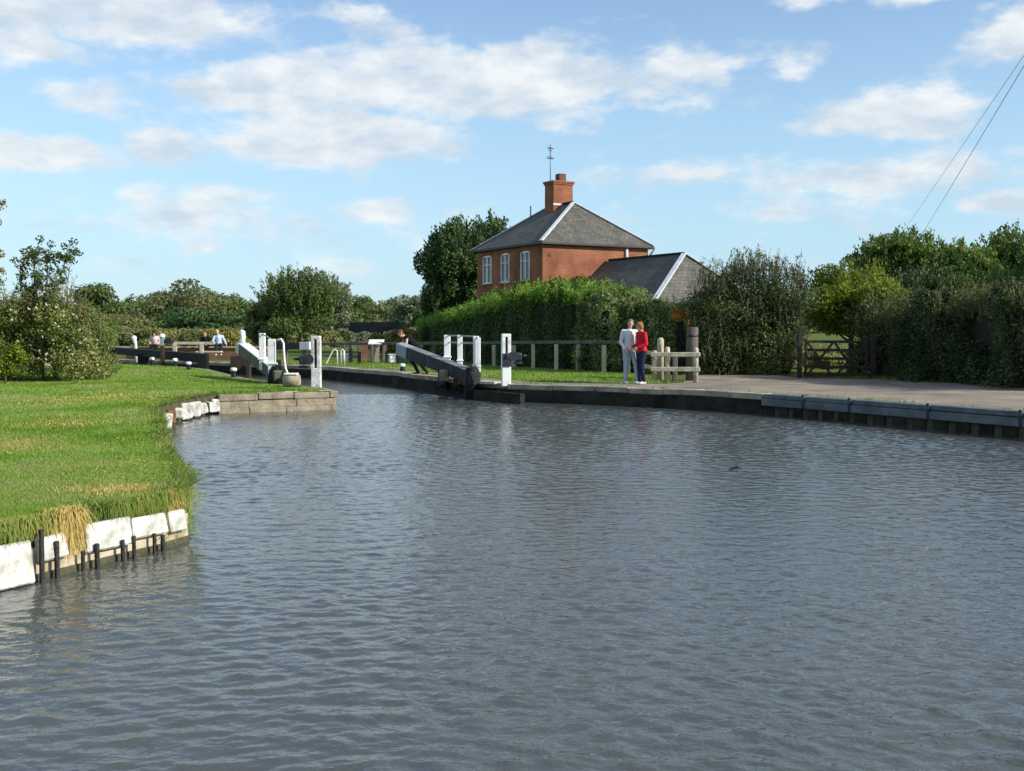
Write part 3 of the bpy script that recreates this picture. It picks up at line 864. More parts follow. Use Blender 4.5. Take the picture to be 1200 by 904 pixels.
slabs = [(-60, 22, .34, 0.26, 'long white slab nearest the photo edge with grass hanging over it'), (30, 62, .20, .33, 'short notched white slab between two black piles'),
         (86, 139, .23, .335, 'clean white slab right of the dry grass tuft'), (140.5, 181, .19, .33, 'white slab overhung by green grass'), (184, 203, .20, .31, 'stained white slab at the corner of the lawn')]
for (p0, p1, hh, zc, lab) in slabs:
    A, an = near_pt(p0); B_, _ = near_pt(p1)
    dd = B_ - A; l = dd.length; an = math.atan2(dd.y, dd.x); c = (A + B_) / 2 + Vector((math.sin(an), -math.cos(an))) * 0.085
    mb = MB().box((0, 0, 0), (l, 0.075, hh), bev=0.014, jit=0.011, rnd=rnd)
    o = mb.build('white_slab', M['white_old']); o.location = (c.x, c.y, zc - .085); o.rotation_euler = (math.radians(-9), rnd.uniform(-.02, .02), an)
    tag(o, lab, 'slab', 'white painted slabs on the near bank')
piles = [(27, .42, .035, 'tallest black pile, first from the photo edge'), (45, .30, .035, 'black pile beside the notch in the white slabs'), (77, .17, .030, 'short black pile under the dry grass tuft'),
         (94, .21, .036, 'thick black pile where the clean white slab starts'), (125, .19, .032, 'black pile under the middle of the clean white slab'), (138, .20, .030, 'black pile between the two long white slabs'),
         (162, .18, .028, 'black pile under the slab overhung by green grass'), (173, .15, .034, 'stubby black pile near the lawn corner')]
for (px, zt, r_, lab) in piles:
    A, an = near_pt(px); c = A + Vector((math.sin(an), -math.cos(an))) * 0.15
    mb = MB().beam((0, 0, -0.5), (rnd.uniform(-.015, .015), rnd.uniform(-.01, .01), zt), r_ * .95, r_ * .95, bev=0.005, up=(0, 1, 0))
    o = mb.build('mooring_pile', M['pile']); o.location = (c.x, c.y, 0); o.rotation_euler = (0, 0, an)
    tag(o, lab, 'pile', 'black piles driven in front of the near bank')


# ------------------------------------------------------------------ grass
def in_poly(px, py, poly):
    inside = np.zeros(len(px), bool)
    n = len(poly); j = n - 1
    for i in range(n):
        xi, yi = poly[i]; xj, yj = poly[j]
        c = ((yi > py) != (yj > py)) & (px < (xj - xi) * (py - yi) / (yj - yi + 1e-12) + xi)
        inside ^= c; j = i
    return inside


def blades(name, pts, hts, wid, m, seed, z=G, lean=0.45, label=None, dirs=None, extra_drop=0.0):
    rng = np.random.default_rng(seed)
    n = len(pts)
    a = rng.random(n) * 2 * PI
    side = np.stack([np.cos(a), np.sin(a), np.zeros(n)], 1)
    ln = rng.normal(size=(n, 2)) * lean * hts[:, None]
    if dirs is not None: ln = ln + dirs * hts[:, None]
    P = np.stack([pts[:, 0], pts[:, 1], np.full(n, z) if np.isscalar(z) else z], 1)
    top = P + np.concatenate([ln, (hts * rng.uniform(0.7, 1.0, n))[:, None]], 1)
    V = np.empty((n, 3, 3)); V[:, 0] = P - side * wid[:, None] / 2; V[:, 1] = P + side * wid[:, None] / 2; V[:, 2] = top
    if extra_drop: V[:, 2, 2] -= extra_drop * hts
    return np_quads(name, V.reshape(-1, 3), m, None, rng.random(n), 3)


rng = np.random.default_rng(3)


def scatter_fan(n, y0, y1, x0px, x1px, poly, power=1.0):
    """points whose density falls with distance"""
    u = rng.random(n); Y = 1 / (1 / y0 + (1 / y1 - 1 / y0) * u)
    U = rng.uniform((x0px - 600) / F, (x1px - 600) / F, n)
    Xc = U * Y; k = in_poly(Xc, Y, poly)
    return np.stack([Xc[k], Y[k]], 1)


pts = scatter_fan(420000, 7.6, 46, -60, 400, LEFT)
nz = np.sin(pts[:, 0] * 1.7 + np.sin(pts[:, 1] * 1.1)) * np.sin(pts[:, 1] * 1.3 + 1.0)
ht = (0.024 + 0.010 * nz) * rng.uniform(0.6, 1.5, len(pts))
tag(blades('grass', pts, ht, 0.0011 * pts[:, 1] * rng.uniform(.7, 1.3, len(pts)), LM['grass'], 4), 'short mown bright green grass covering the lawn beside the canal', 'grass', kind='stuff')

# rough fringe along the lawn edge, leaning out over the water
lines = lerp_poly(LEFT[2:16], 0.5)
fr = []; dr = []
for a, b in zip(lines[:-1], lines[1:]):
    dd = (b - a).normalized(); out = Vector((dd.y, -dd.x))
    l = (b - a).length
    near = a.y < 26
    k = int(l * (420 if a.y < 13 else 260))
    for _ in range(k):
        t = rng.random(); w_ = abs(rng.normal()) * 0.10
        p = a.lerp(b, t) - out * (w_ - 0.03)
        fr.append((p.x, p.y)); dr.append((out.x, out.y))
fr = np.array(fr); dr = np.array(dr)
# patchiness
pz = 0.5 + 0.5 * np.sin(fr[:, 1] * 2.3 + 3 * np.sin(fr[:, 1] * 0.7))
corner = np.exp(-((fr[:, 1] - 10.6) / 1.0) ** 2)
behind = np.exp(-((fr[:, 1] - 9.0) / 0.45) ** 2)
ht = (0.07 + 0.07 * pz + 0.04 * corner + 0.06 * behind) * rng.uniform(0.5, 1.4, len(fr))
tag(blades('bank_grass', fr, ht, 0.0016 * fr[:, 1], LM['rough'], 6, dirs=dr * 0.55, lean=0.45, extra_drop=0.3), 'longer rough green grass leaning over the lawn edge', 'grass', kind='stuff')


def tuft(px, label, n, hmin, hmax, spread, m, drop=0.9, outw=0.7, zb=G, fixed=None, name='grass_tuft', wbl=.0028, sds=.30, zr=.05):
    if fixed: A = Vector(fixed[:2]); an = fixed[2]
    else: A, an = near_pt(px)
    out = np.array([math.sin(an), -math.cos(an)]); al = np.array([math.cos(an), math.sin(an)])
    r = np.random.default_rng(int(abs(px)) + 9)
    V = []
    s = r.normal(size=n) * spread
    base = np.array([A.x, A.y]) + s[:, None] * al + (r.random(n) * 0.15 - 0.08)[:, None] * out
    hts = r.uniform(hmin, hmax, n)
    k = r.uniform(0.3, 1.1, n) * outw
    P0 = np.concatenate([base, (zb - 0.01 - zr * r.random((n, 1)) ** 1.5)], 1)
    sd = (al[None] * r.normal(size=(n, 1)) * sds)
    o3 = np.concatenate([np.repeat(out[None], n, 0) * k[:, None] + sd, np.zeros((n, 1))], 1)
    P1 = P0 + o3 * hts[:, None] * 0.45 + np.array([0, 0, 1]) * (hts * 0.45)[:, None]
    P2 = P1 + o3 * hts[:, None] * 0.30 - np.array([0, 0, 1]) * (hts * (drop * r.uniform(0.3, 1.0, n)))[:, None]
    w3 = np.concatenate([np.repeat(al[None], n, 0), np.zeros((n, 1))], 1) * wbl
    Q = np.empty((n, 4, 3)); Q[:, 0] = P0 - w3; Q[:, 1] = P0 + w3; Q[:, 2] = P1 + w3; Q[:, 3] = P1 - w3
    T = np.empty((n, 4, 3)); T[:, 0] = P1 - w3; T[:, 1] = P1 + w3; T[:, 2] = P2 + w3 * .3; T[:, 3] = P2 - w3 * .3
    o = np_quads(name, np.concatenate([Q, T]).reshape(-1, 3), m, None, np.tile(r.random(n), 2))
    return tag(o, label, 'grass tuft', 'grass tufts hanging over the bank')


tuft(71, 'straw coloured dry grass tuft hanging between the white slabs', 3200, 0.08, 0.26, 0.062, LM['straw'], 1.1, 0.5, zr=.26, sds=.45)
tuft(150, 'green grass tussock draped over the white slab', 2600, 0.08, 0.22, 0.22, LM['rough'], 1.0, 0.6, sds=.45)
tuft(12, 'green grass tussock draped over the slab at the photo edge', 2200, 0.08, 0.22, 0.18, LM['rough'], 1.0, 0.6, sds=.45)
tuft(192, 'reddish dry tussock at the corner of the lawn', 800, 0.06, 0.18, 0.06, LM['straw'], 1.1, 0.5, zr=.2, sds=.5)
tuft(212, 'lush green tussock falling from the lawn corner into the water', 2600, 0.05, 0.17, 0.15, LM['rough'], 1.0, 0.6, fixed=(-3.17, 10.0, 1.3), zr=.40, sds=.8)

dp = []
for (cx_, cy_, sx_, sy_, n_) in ((-6.6, 14.2, .45, .55, 2600), (-3.75, 10.3, .30, .22, 1300), (-4.6, 12.1, .35, .3, 700), (-7.6, 17.5, .6, .8, 1500), (-9.2, 24, 1.0, 1.2, 1800), (-6.2, 22.5, .5, 1.0, 1200)):
    dp.append(np.stack([rng.normal(cx_, sx_, n_), rng.normal(cy_, sy_, n_)], 1))
dp = np.concatenate(dp); dp = dp[in_poly(dp[:, 0], dp[:, 1], LEFT)]
tag(blades('dry_grass', dp, rng.uniform(.02, .05, len(dp)), 0.0012 * dp[:, 1], LM['straw'], 72), 'worn straw coloured patches in the lawn', 'grass', kind='stuff')
tt_ = rng.random(5200); qa, qb = np.array((-6.95, 25.45)), np.array((-4.6, 26.85)); dq = (qb - qa) / np.linalg.norm(qb - qa); nq = np.array((-dq[1], dq[0]))
qp = qa + (qb - qa) * tt_[:, None] + nq * (0.06 + .55 * rng.random(5200) ** .55 - .12 * (np.sin(tt_ * 31) > .2) * rng.random(5200))[:, None]
tag(blades('quay_grass', qp, rng.uniform(.02, .09, 5200), 0.0012 * qp[:, 1], LM['grass'], 73, z=G + .004), 'green grass creeping over the brown stone quay coping', 'grass', kind='stuff')

# grass of the far side
SW = [(-14.0, 51.4), *LOCKSIDE[1:8], (4.2, 30.4), (4.3, 31.8), (4.2, 36.6), (0.9, 41.5), (-1, 44.5), (-3.8, 47.5), (-9, 51)]
pts = scatter_fan(90000, 30, 51, 300, 780, SW)
ht = rng.uniform(0.04, 0.10, len(pts))
tag(blades('sward_grass', pts, ht, 0.0012 * pts[:, 1], LM['grass'], 8), 'short green grass between the lock gear and the long rail', 'grass', kind='stuff')
VG = [(9.2, 34.2), (11.1, 32.75), (12.7, 30.3), (13.7, 28.5), (16.6, 24.3), (19, 20.6), (21, 22), (18.5, 25.5), (15, 30.5), (12, 34.5), (9.3, 35.8)]
pts = scatter_fan(30000, 20, 36, 900, 1300, VG)
tag(blades('verge_grass', pts, rng.uniform(0.06, 0.16, len(pts)), 0.0013 * pts[:, 1], LM['rough'], 9), 'rough green grass strip between the road and the clipped hedge', 'grass', kind='stuff')


wl = lerp_poly(offset_line(edge, -0.40), .3); wp_, wn = [], 0
for a_ in wl:
    if a_.y > 18 and rng.random() < .5:
        k_ = int(rng.integers(10, 70)); wp_.append(np.stack([a_.x + rng.normal(size=k_) * .16, a_.y + rng.normal(size=k_) * .16], 1))
wp_ = np.concatenate(wp_)
tag(blades('towpath_weeds', wp_, rng.uniform(.03, .11, len(wp_)), 0.0011 * wp_[:, 1], LM['rough'], 71), 'small green weeds growing behind the towpath coping', 'weeds', kind='stuff')

# ------------------------------------------------------------------ lock furniture
def bollard(px, Y, label, h=0.30, z0=G):
    t = thing('mooring_bollard', label, 'bollard', (X(px, Y), Y, z0), 0, 'black and white mooring bollards by the lock')
    MB().lathe([(0.10, 0), (0.085, 0.03), (0.075, h * .62)], n=14).build('bollard_post', M['black'], t)
    MB().lathe([(0.08, h * .625), (0.105, h * .70), (0.105, h * .9), (0.07, h)], n=14).build('bollard_cap', M['white'], t)
    return t


bollard(221, 40.6, 'white capped bollard on the grass beside the black heel post')
bollard(273.5, 34.4, 'white capped bollard nearest the raised white beam')
bollard(471.5, 38.4, 'white capped bollard on the towpath edge behind the grey beam')


def paddle_gear(name, label, px, Y, h, w, side, m, dark=M['iron'], plain=False, rz=0.0, gearz=0.55):
    """slotted paddle post with its gear box"""
    t = thing(name, label, 'paddle gear', (X(px, Y), Y, G), rz, 'paddle gear posts of the lock')
    mb = MB()
    zb = h * 0.40; zt_ = h - 0.09
    sw = w * 0.36
    # two cheeks with an open slot between, joined top and bottom
    mb.box((-w / 2 + sw / 2, 0, (zb + zt_) / 2), (sw, w * .95, zt_ - zb), bev=0.008)
    mb.box((w / 2 - sw / 2, 0, (zb + zt_) / 2), (sw, w * .95, zt_ - zb), bev=0.008)
    mb.box((0, 0, h - 0.045), (w, w * .95, 0.09), bev=0.012)
    mb.box((0, 0, zb / 2 - 0.02), (w, w * .95, zb + 0.04), bev=0.012)
    mb.build('post', m, t)
    MB().box((0, 0, (zb + zt_) / 2), (w - 2 * sw - 0.006, 0.03, (zt_ - zb) * 0.98)).build('rack_bar', dark, t)
    g = MB()
    g.box((side * (w / 2 + 0.15), -0.02, h * gearz), (0.30, 0.26, 0.22), bev=0.04)
    g.tube([(side * (w / 2 + 0.05), -0.16, h * gearz + .02), (side * (w / 2 + 0.05), 0.13, h * gearz + .02)], 0.13, 16)
    g.tube([(side * (w / 2 + 0.30), 0, h * gearz + .02), (side * (w / 2 + 0.46), 0, h * gearz + .03)], [0.05, 0.022], 10)
    g.box((side * (w / 2 + 0.20), 0, h * gearz - 0.17), (0.24, 0.18, 0.06), bev=0.02)
    g.build('gear_box', dark, t)
    s = MB(); s.box((0, -w * .5 - 0.016, h * (gearz - .06)), (w * .98, 0.03, h * .26), bev=0.008)
    s.tube([(0, -w * .5 - 0.03, h * (gearz)), (0, -w * .5 - 0.10, h * gearz)], [0.055, 0.03], 10)
    if not plain: s.build('gear_plate', dark, t)
    return t


paddle_gear('paddle_gear', 'white slotted paddle post with black gear box on its far side, on the towpath edge', 593, 29.7, 1.40, 0.245, 1, M['white'], rz=0.15)
paddle_gear('paddle_gear', 'white slotted paddle post with black gear box, standing on the brown stone quay', 370.5, 27.45, 1.36, 0.235, -1, M['white_old'], plain=True, gearz=0.55)
st = tag(MB().box((0, 0, 0), (1.0, 0.5, 0.06), bev=0.015, jit=0.02, rnd=rnd).build('stone_slab', mat('pale_slab', (0.55, .52, .44), .9, (.4, .37, .3), 4)), 'pale stone slab laid at the foot of the towpath paddle post', 'stone slab')
st.location = (X(573, 30.6), 30.5, G + 0.022); st.rotation_euler = (0, 0, -0.9)


def lock_gate(label, heel, free, ztop_heel, ztop_free, th, body_m, cap_m, rail_side, leafdir, posts, cap_len=0.62, name='lock_gate'):
    """open gate leaf: balance beam, heel post, leaf in the water recess, handrail"""
    t = thing(name, label, 'lock gate', (heel[0], heel[1], 0), 0, 'gates of the canal lock')
    hv = Vector((0, 0, ztop_heel - th / 2)); fv = Vector((free[0] - heel[0], free[1] - heel[1], ztop_free - th / 2))
    dd = (fv - hv).normalized(); cap0 = fv - dd * cap_len
    MB().beam(hv - dd * 0.25, cap0, th * .92, th, bev=0.02).build('balance_beam', body_m, t)
    MB().beam(cap0 + dd * 0.002, fv, th * .98, th * 1.06, bev=0.02).build('beam_end', cap_m, t)
    for sft in (1.1, 2.9, 4.4):
        pp_ = hv + dd * sft
        MB().beam(pp_ - dd * .04, pp_ + dd * .04, th * .92 + .014, th + .014, bev=.004).build('iron_strap', M['iron'], t)
    MB().lathe([(th * .55, -0.4), (th * .55, ztop_heel + 0.02), (th * .42, ztop_heel + 0.10)], n=14).build('heel_post', M['black'], t)
    # leaf stands in the recess, planks below the beam
    l = Vector((*leafdir, 0)).normalized(); g = MB()
    W = 2.5
    g.box((0, 0, 0), (W, 0.16, 0.70), mtx=Matrix.Translation((l.x * W / 2, l.y * W / 2, -0.08)) @ Matrix.Rotation(math.atan2(l.y, l.x), 4, 'Z'), bev=0.01)
    g.build('gate_leaf', M['wetbrick'], t)
    if posts:
        pm, rails, hh = posts
        prev = None
        for (s, w_, zt) in pm:
            p = hv + dd * s + Vector((0.20 * rail_side, 0.12, 0))
            zb = p.z - (0.05 if s > 0 else -0.05)
            k = MB()
            k.box((p.x, p.y, (zb + zt) / 2), (w_, w_ * .8, zt - zb), bev=0.012)
            k.box((p.x, p.y, zb + (zt - zb) * 0.30), (w_ * 1.35, w_ * 1.15, 0.035), bev=0.006)
            k.build('handrail_post', M['white'], t)
            if prev is not None:
                MB().tube([(prev[0], prev[1], prev[2] - 0.02), (p.x, p.y, zt - 0.02)], 0.022, 8).build('handrail', M['rail'], t)
                if rails: MB().tube([(prev[0], prev[1] + .08, prev[2] - 0.22), (p.x, p.y + .08, zt - 0.22)], 0.018, 8).build('handrail', M['rail'], t)
            prev = (p.x, p.y, zt)
    return t


hx, hy = X(553, 30.6), 30.6
fx, fy = X(470, 35.6), 35.6
gate_r = lock_gate('open lock gate with grey tipped dark balance beam leaned on by a person in black', (hx, hy), (fx, fy), 0.80, 1.50, 0.37, M['greybeam'], M['greypaint'], 1, (0.55, -0.8),
                   ([(2.3, .19, 1.80), (1.35, .15, 1.80), (0.20, .17, 1.78), (0.02, .10, 1.74)], True, 1), cap_len=0.9)
# dark trestle and stones under the beam
k = MB(); bx, by = X(519, 33.0) - hx, 33.0 - hy
k.box((bx, by, 0.55), (0.28, 0.30, 0.75), bev=0.02)
k.build('beam_support', M['black'], gate_r)
MB().box((bx + .45, by - 1.0, 0.45), (0.14, 0.22, 0.60), bev=0.02).build('beam_support', M['black'], gate_r)
k = MB(); hv = Vector((0, 0, 0.80)); fv = Vector((fx - hx, fy - hy, 1.50)); dd = (fv - hv).normalized()
k.beam(hv + dd * 0.1 + Vector((0, 0, .008)), fv - dd * .95 + Vector((0, 0, .006)), .33, .03, bev=.005)
k.build('beam_top_strip', mat('lit_beam_top_grey', (.13, .15, .15), .7, (.22, .24, .23), 4), gate_r)  # paler strip added along the beam, light on its top put into the colour
st = tag(MB().box((0, 0, 0), (0.26, 0.3, 0.34), bev=0.04, jit=0.03, rnd=rnd).build('stone_block', M['stone_grey']), 'small grey stone standing under the dark balance beam', 'stone block')
st.location = (X(523, 32.9) , 31.9, G + 0.16)

# near left leaf
hx2, hy2 = X(322, 29.9), 30.2
gate_l = lock_gate('open lock gate with raised white balance beam beside the stone quay', (hx2, hy2), (X(282, 34.6), 34.6), 0.86, 1.56, 0.33, mat('olive_grey_beam', (0.07, 0.08, 0.045), .7, (0.12, .13, .08), 4), M['white_green'], -1, (0.5, -0.85),
                   ([(1.05, .17, 1.86), (-0.12, .20, 1.70)], False, 1), cap_len=0.5)
k = MB(); hv = Vector((0, 0, 0.86)); fv = Vector((X(282, 34.6) - hx2, 34.6 - hy2, 1.58)); dd = (fv - hv).normalized()
k.beam(hv + dd * 0.3 + Vector((0, 0, 0.012)), fv - dd * .52 + Vector((0, 0, 0.012)), 0.32, 0.03, bev=0.005)
k.build('beam_top_strip', M['white'], gate_l)
k = MB(); p = fv - dd * 0.25
k.tube([(p.x, p.y, 1.54), (p.x + .03, p.y, 1.72), (p.x + .01, p.y, 1.88), (p.x - .04, p.y, 1.93)], [0.10, 0.085, 0.095, 0.05], 12)
k.build('beam_peg', M['white'], gate_l)
k = MB()
k.tube([(0.02, -.05, 1.68), (0.14, -.12, 1.70), (0.21, -.14, 1.60), (0.23, -.15, 1.2), (0.27, -.2, 0.9), (0.37, -.3, 0.70), (0.45, -.36, 0.68)], [0.03] * 7, 10)
k.build('curved_handrail', M['white'], gate_l)
k = MB(); k.tube([(-.02, .0, .35), (-.06, .08, .80), (-.02, .1, .98)], [.26, .22, .10], 12); k.box((0.22, -.25, 0.52), (0.34, 0.36, 0.22), bev=0.06); k.box((-.15, .7, .75), (.2, .2, .7), bev=.03)
k.build('collar_ironwork', M['black'], gate_l)
k = MB(); p = fv - dd * 0.9
k.box((p.x + .06, p.y, 0.80), (0.13, 0.2, 0.85), bev=0.015); k.box((p.x + .06, p.y, 1.2), (0.22, 0.26, 0.10), bev=0.02)
k.build('beam_support', M['wood_brown'], gate_l)

cap = thing('capstan', 'squat grey stone drum with white rim beside the curved white handrail', 'capstan', (X(342, 28.6), 28.6, G))
MB().tube([(-.22, 0, .16), (.20, 0, .16)], [0.17, 0.17], 20).build('drum', M['stone_grey'], cap)
MB().box((-0.02, 0, 0.345), (0.36, 0.24, 0.05), bev=0.015).build('top_plate', M['white'], cap)
MB().box((-0.02, 0.02, 0.02), (0.44, 0.24, 0.10), bev=0.02).build('cradle', M['black'], cap)

# closed far gate on the right hand side of the chamber, white tipped
wg = thing('lock_gate', 'distant lock gate with level balance beam ending in a white tip', 'lock gate', (X(326, 46), 46.6, 0), 0, 'gates of the canal lock')
L0 = Vector((0, 0, 1.23)); L1 = Vector((X(365, 45) - X(326, 46), -1.4, 1.28))
dd = (L1 - L0).normalized()
MB().beam(L0 - dd * .6, L1 - dd * 0.68, 0.27, 0.27, bev=.015).build('balance_beam', M['greybeam'], wg)
MB().beam(L1 - dd * 0.678, L1, 0.31, 0.33, bev=.015).build('beam_end', M['white'], wg)
for s in (0.15, 0.75): MB().box((L1.x * s, L1.y * s, 0.75), (0.16, 0.16, 0.72), bev=.01).build('beam_support', M['wood_dark'], wg)
MB().box((-1.4, .3, 0.2), (1.7, 0.2, 1.2), bev=.01).build('gate_leaf', M['wood_brown'], wg)

# black far gate on the left
bgx, bgy = X(238, 43.6), 43.6
bg_ = thing('lock_gate', 'long black balance beam gate across the lawn, ending in a square black heel post', 'lock gate', (bgx, bgy, 0), 0, 'gates of the canal lock')
b0 = Vector((0, 0, 0.80)); b1 = Vector((X(113, 50) - bgx, 50 - bgy, 1.05))
dd = (b1 - b0).normalized()
MB().beam(b0, b1, 0.36, 0.37, bev=.02, w2=.30, h2=.27).build('balance_beam', M['black'], bg_)
MB().box((0.0, 0, 0.42), (0.38, 0.38, 1.12), bev=.02).build('heel_post', M['black'], bg_)
k = MB(); p = b0.lerp(b1, 0.52); k.box((p.x, p.y, 0.62), (0.46, 0.34, 0.56), bev=.02)
k.build('beam_support', M['black'], bg_); k = MB()
p = b0.lerp(b1, 0.91); k.box((p.x, p.y, 0.68), (0.08, 0.08, 0.6), bev=.005)
k.build('beam_support', M['black'], bg_)
k = MB(); k.box((-1.1, 0.55, 0.30), (2.3, 0.22, 0.45), mtx=Matrix.Translation((-1.0, .75, .32)) @ Matrix.Rotation(-.6, 4, 'Z') , bev=.01)
k.build('gate_leaf', M['black'], bg_)

# teal and white paddle post with dark gear behind the black beam
tg = thing('paddle_gear', 'thin paddle post with white head rising past the black balance beam', 'paddle gear', (X(190.5, 45.0), 45.0, G), 0, 'paddle gear posts of the lock')
MB().box((0, 0, 0.40), (0.14, 0.14, 0.84), bev=.01).build('post', M['wood_brown'], tg)
MB().box((0, 0, 0.99), (0.17, 0.15, 0.33), bev=.015).build('post_sleeve', mat('teal_grey_paint', (0.22, 0.33, 0.32), .6), tg)
MB().lathe([(0.10, 1.16), (0.13, 1.19), (0.12, 1.28), (0.05, 1.33)], n=12).build('post_cap', M['white'], tg)
k = MB(); k.box((.27, .05, 1.02), (0.34, 0.24, 0.20), bev=.05); k.tube([(.3, -.1, 1.05), (.3, .2, 1.05)], .13, 12); k.build('gear_box', M['iron'], tg)
wp = thing('marker_post', 'thin white round headed post behind the black balance beam', 'post', (X(159.5, 49), 49, G))
MB().tube([(0, 0, 0), (-.02, 0, .85), (-.06, 0, 1.0)], [0.07, 0.075, 0.09], 10).build('post', M['white_green'], wp)
MB().ellipsoid((-.08, 0, 1.10), (0.12, 0.11, 0.13)).build('post_cap', M['white'], wp)
for (px, Y, lab) in ((178, 45.4, 'white capped bollard beneath the black balance beam by its block'), (205, 43.8, 'white capped bollard beneath the black balance beam near the heel post')):
    bollard(px, Y, lab, h=0.34)

# white rail across the far gate
wr = thing('walkway_rail', 'pale wooden rail on posts in front of the low brick wall', 'railing', (X(190, 49), 50.2, G))
x1 = X(276, 50) - X(190, 49)
MB().beam((0.2, 0, 0.86), (X(250, 50) - X(190, 49), 0, 0.86), 0.10, 0.13, bev=.01).build('rail', M['wood_pale'], wr)
for px in (203.5, 235):
    MB().box((X(px, 50) - X(190, 49), 0, 0.42), (0.17, 0.14, 0.88), bev=.01).build('post', M['wood_pale'], wr)
MB().box((X(243, 50) - X(190, 49), .1, 0.46), (1.2, 0.3, 0.07), bev=.01).build('step_board', M['wood_pale'], wr)

# low brick wall behind the lock
bw = thing('brick_wall', 'low weathered brick wall with tan coping behind the black balance beam', 'wall', (X(100, 54), 54.0, 0), math.radians(-3))
WL = X(306, 52) - X(100, 54)
MB().box((WL / 2, 0, 0.52), (WL, 0.36, 1.00), bev=0).build('wall_face', M['brick_old'], bw)
k = MB()
for i in range(12): k.box((WL * (i + .5) / 12, 0.1, 1.06), (WL / 12 - .012, 0.75, 0.08), bev=.01)
k.build('coping', mat('tan_coping', (0.42, 0.33, 0.22), .9, (0.32, 0.26, 0.18), 3), bw)

# small white handle frame, notice lectern, white box, brick pier, in the sward beyond the lock
hf = thing('handle_frame', 'white tubular frame with a slanting stay by the far quay', 'frame', (X(391, 45.6), 45.6, G))
MB().tube([(-.36, 0, 0), (-.30, 0, .1), (-.02, 0, .62), (.08, 0, .66), (.15, 0, .6), (.15, 0, 0)], .035, 8).build('slanting_stay', M['white_green'], hf)
MB().tube([(.30, .1, 0), (.30, .1, .62), (.36, .1, .66), (.42, .1, .60), (.42, .1, 0)], .045, 8).build('hoop', M['white_green'], hf)
nl = thing('notice_board', 'lectern board with a white top facing up beside the far rail', 'notice board', (X(441, 47.2), 47.2, G))
for s in (-.32, .32): MB().box((s, 0, .45), (.10, .10, .90), bev=.01).build('leg', M['wood_dark'], nl)
MB().box((0, 0, 0), (.66, .44, .06), mtx=Matrix.Translation((0, 0, .95)) @ Matrix.Rotation(math.radians(24), 4, 'X'), bev=.01).build('board', M['white'], nl)
MB().box((0.02, .02, .42), (.22, .05, .72), bev=.01).build('back_panel', M['stone_grey'], nl)
wb = thing('grit_bin', 'small white rounded box standing behind the far rail posts', 'box', (X(406.5, 48.6), 48.6, G))
MB().box((0, 0, .18), (.34, .3, .34), bev=.05).build('bin_body', M['white'], wb)
MB().box((0, 0, .385), (.38, .34, .06), bev=.025).build('bin_lid', M['white'], wb)
wb2 = copy_thing(wb, (X(460, 47.8), 47.8, G), .3, 'white rounded box seen under the tip of the grey balance beam')
bp_ = thing('brick_pier', 'small pinkish brick pier behind the notice board', 'pier', (X(427.5, 52), 52, G))
MB().box((0, 0, .42), (.42, .36, .84), bev=.01).build('pier_body', M['brick_old'], bp_)
MB().box((0, 0, .88), (.50, .44, .08), bev=.02).build('pier_cap', M['brick_old'], bp_)

# long wooden rail on the right
lr = thing('post_and_rail', 'long single rail fence on timber posts beside the dark clipped hedge', 'fence')
RP = [(4.35, 36.2), (3.1, 37.2), (0.8, 40.8), (-0.8, 43.6), (-4.0, 46.3), (-9.1, 48.6)]
rz_ = [1.53, 1.53, 1.47, 1.42, 1.36, 1.30]
for i in range(len(RP) - 1):
    MB().beam((*RP[i], rz_[i]), (*RP[i + 1], rz_[i + 1]), 0.09, 0.12, bev=.012).build('rail', M['wood_dark'], lr)
post_px = [(736, 36.6), (708, 37.1), (677.5, 38.9), (652, 39.4), (625, 40.8), (602, 42.1), (579, 43.3), (560, 44.2), (543, 44.9), (524, 45.6), (508, 46.1), (494, 46.5), (481, 46.9), (466, 47.2), (451, 47.4), (443, 47.6), (436, 47.9), (421, 48.2), (411, 48.4), (402.5, 48.6)]
for i, (px, Y) in enumerate(post_px):
    ht_ = rz_[0] - G - 0.11 if Y < 42 else 0.90 - (Y - 42) * .012
    mm_ = M['wood'] if px > 560 else M['wood_dark']
    MB().box((X(px, Y), Y, G + ht_ / 2 - .02), (rnd.uniform(.13, .17), .13, ht_ + .04), rz=rnd.uniform(-.3, .3), bev=.015).build('post', mm_, lr)

# short two rail fence by the couple
sf = thing('post_and_rail', 'short pale two rail fence with round topped posts beside the couple', 'fence', (0, 0, G))
Yf = 30.9
for px, h_, Y in ((767, .92, 31.0), (782, 1.02, 30.9), (815.5, 1.0, 30.7)):
    MB().tube([(X(px, Y), Y, -.05), (X(px, Y), Y, h_ - .05), (X(px, Y), Y, h_)], [.075, .075, .05], 8).build('post', M['wood_pale'], sf)
MB().tube([(X(774, 32.6), 32.6, -.05), (X(774, 32.6), 32.6, 1.2), (X(774, 32.6), 32.6, 1.27)], [.10, .10, .06], 8).build('post', M['wood'], sf)
for z_ in (.38, .80):
    MB().beam((X(762, 30.95), 30.88, z_), (X(820, 30.7), 30.62, z_ + .01), .06, .13, bev=.015).build('rail', M['wood_pale'], sf)
    MB().beam((X(745, 33.2), 33.2, z_ + .04), (X(768, 31.1), 31.1, z_ + .03), .06, .11, bev=.015).build('rail', M['wood_pale'], sf)
MB().box((X(791, 31.6), 31.6, .38), (.14, .14, .8), bev=.015).build('post', M['wood_dark'], sf)
tp = thing('timber_stump', 'thick weathered upright timber post behind the short pale fence', 'post', (X(811, 32.0), 32.0, G))
MB().tube([(0, 0, -.05), (0, 0, 1.0), (.01, 0, 1.55), (.01, 0, 1.585)], [.185, .175, .165, .14], 14).build('post', M['wood_dark'], tp)
MB().lathe([(.178, 1.30), (.180, 1.36)], n=14).build('iron_band', M['iron'], tp)

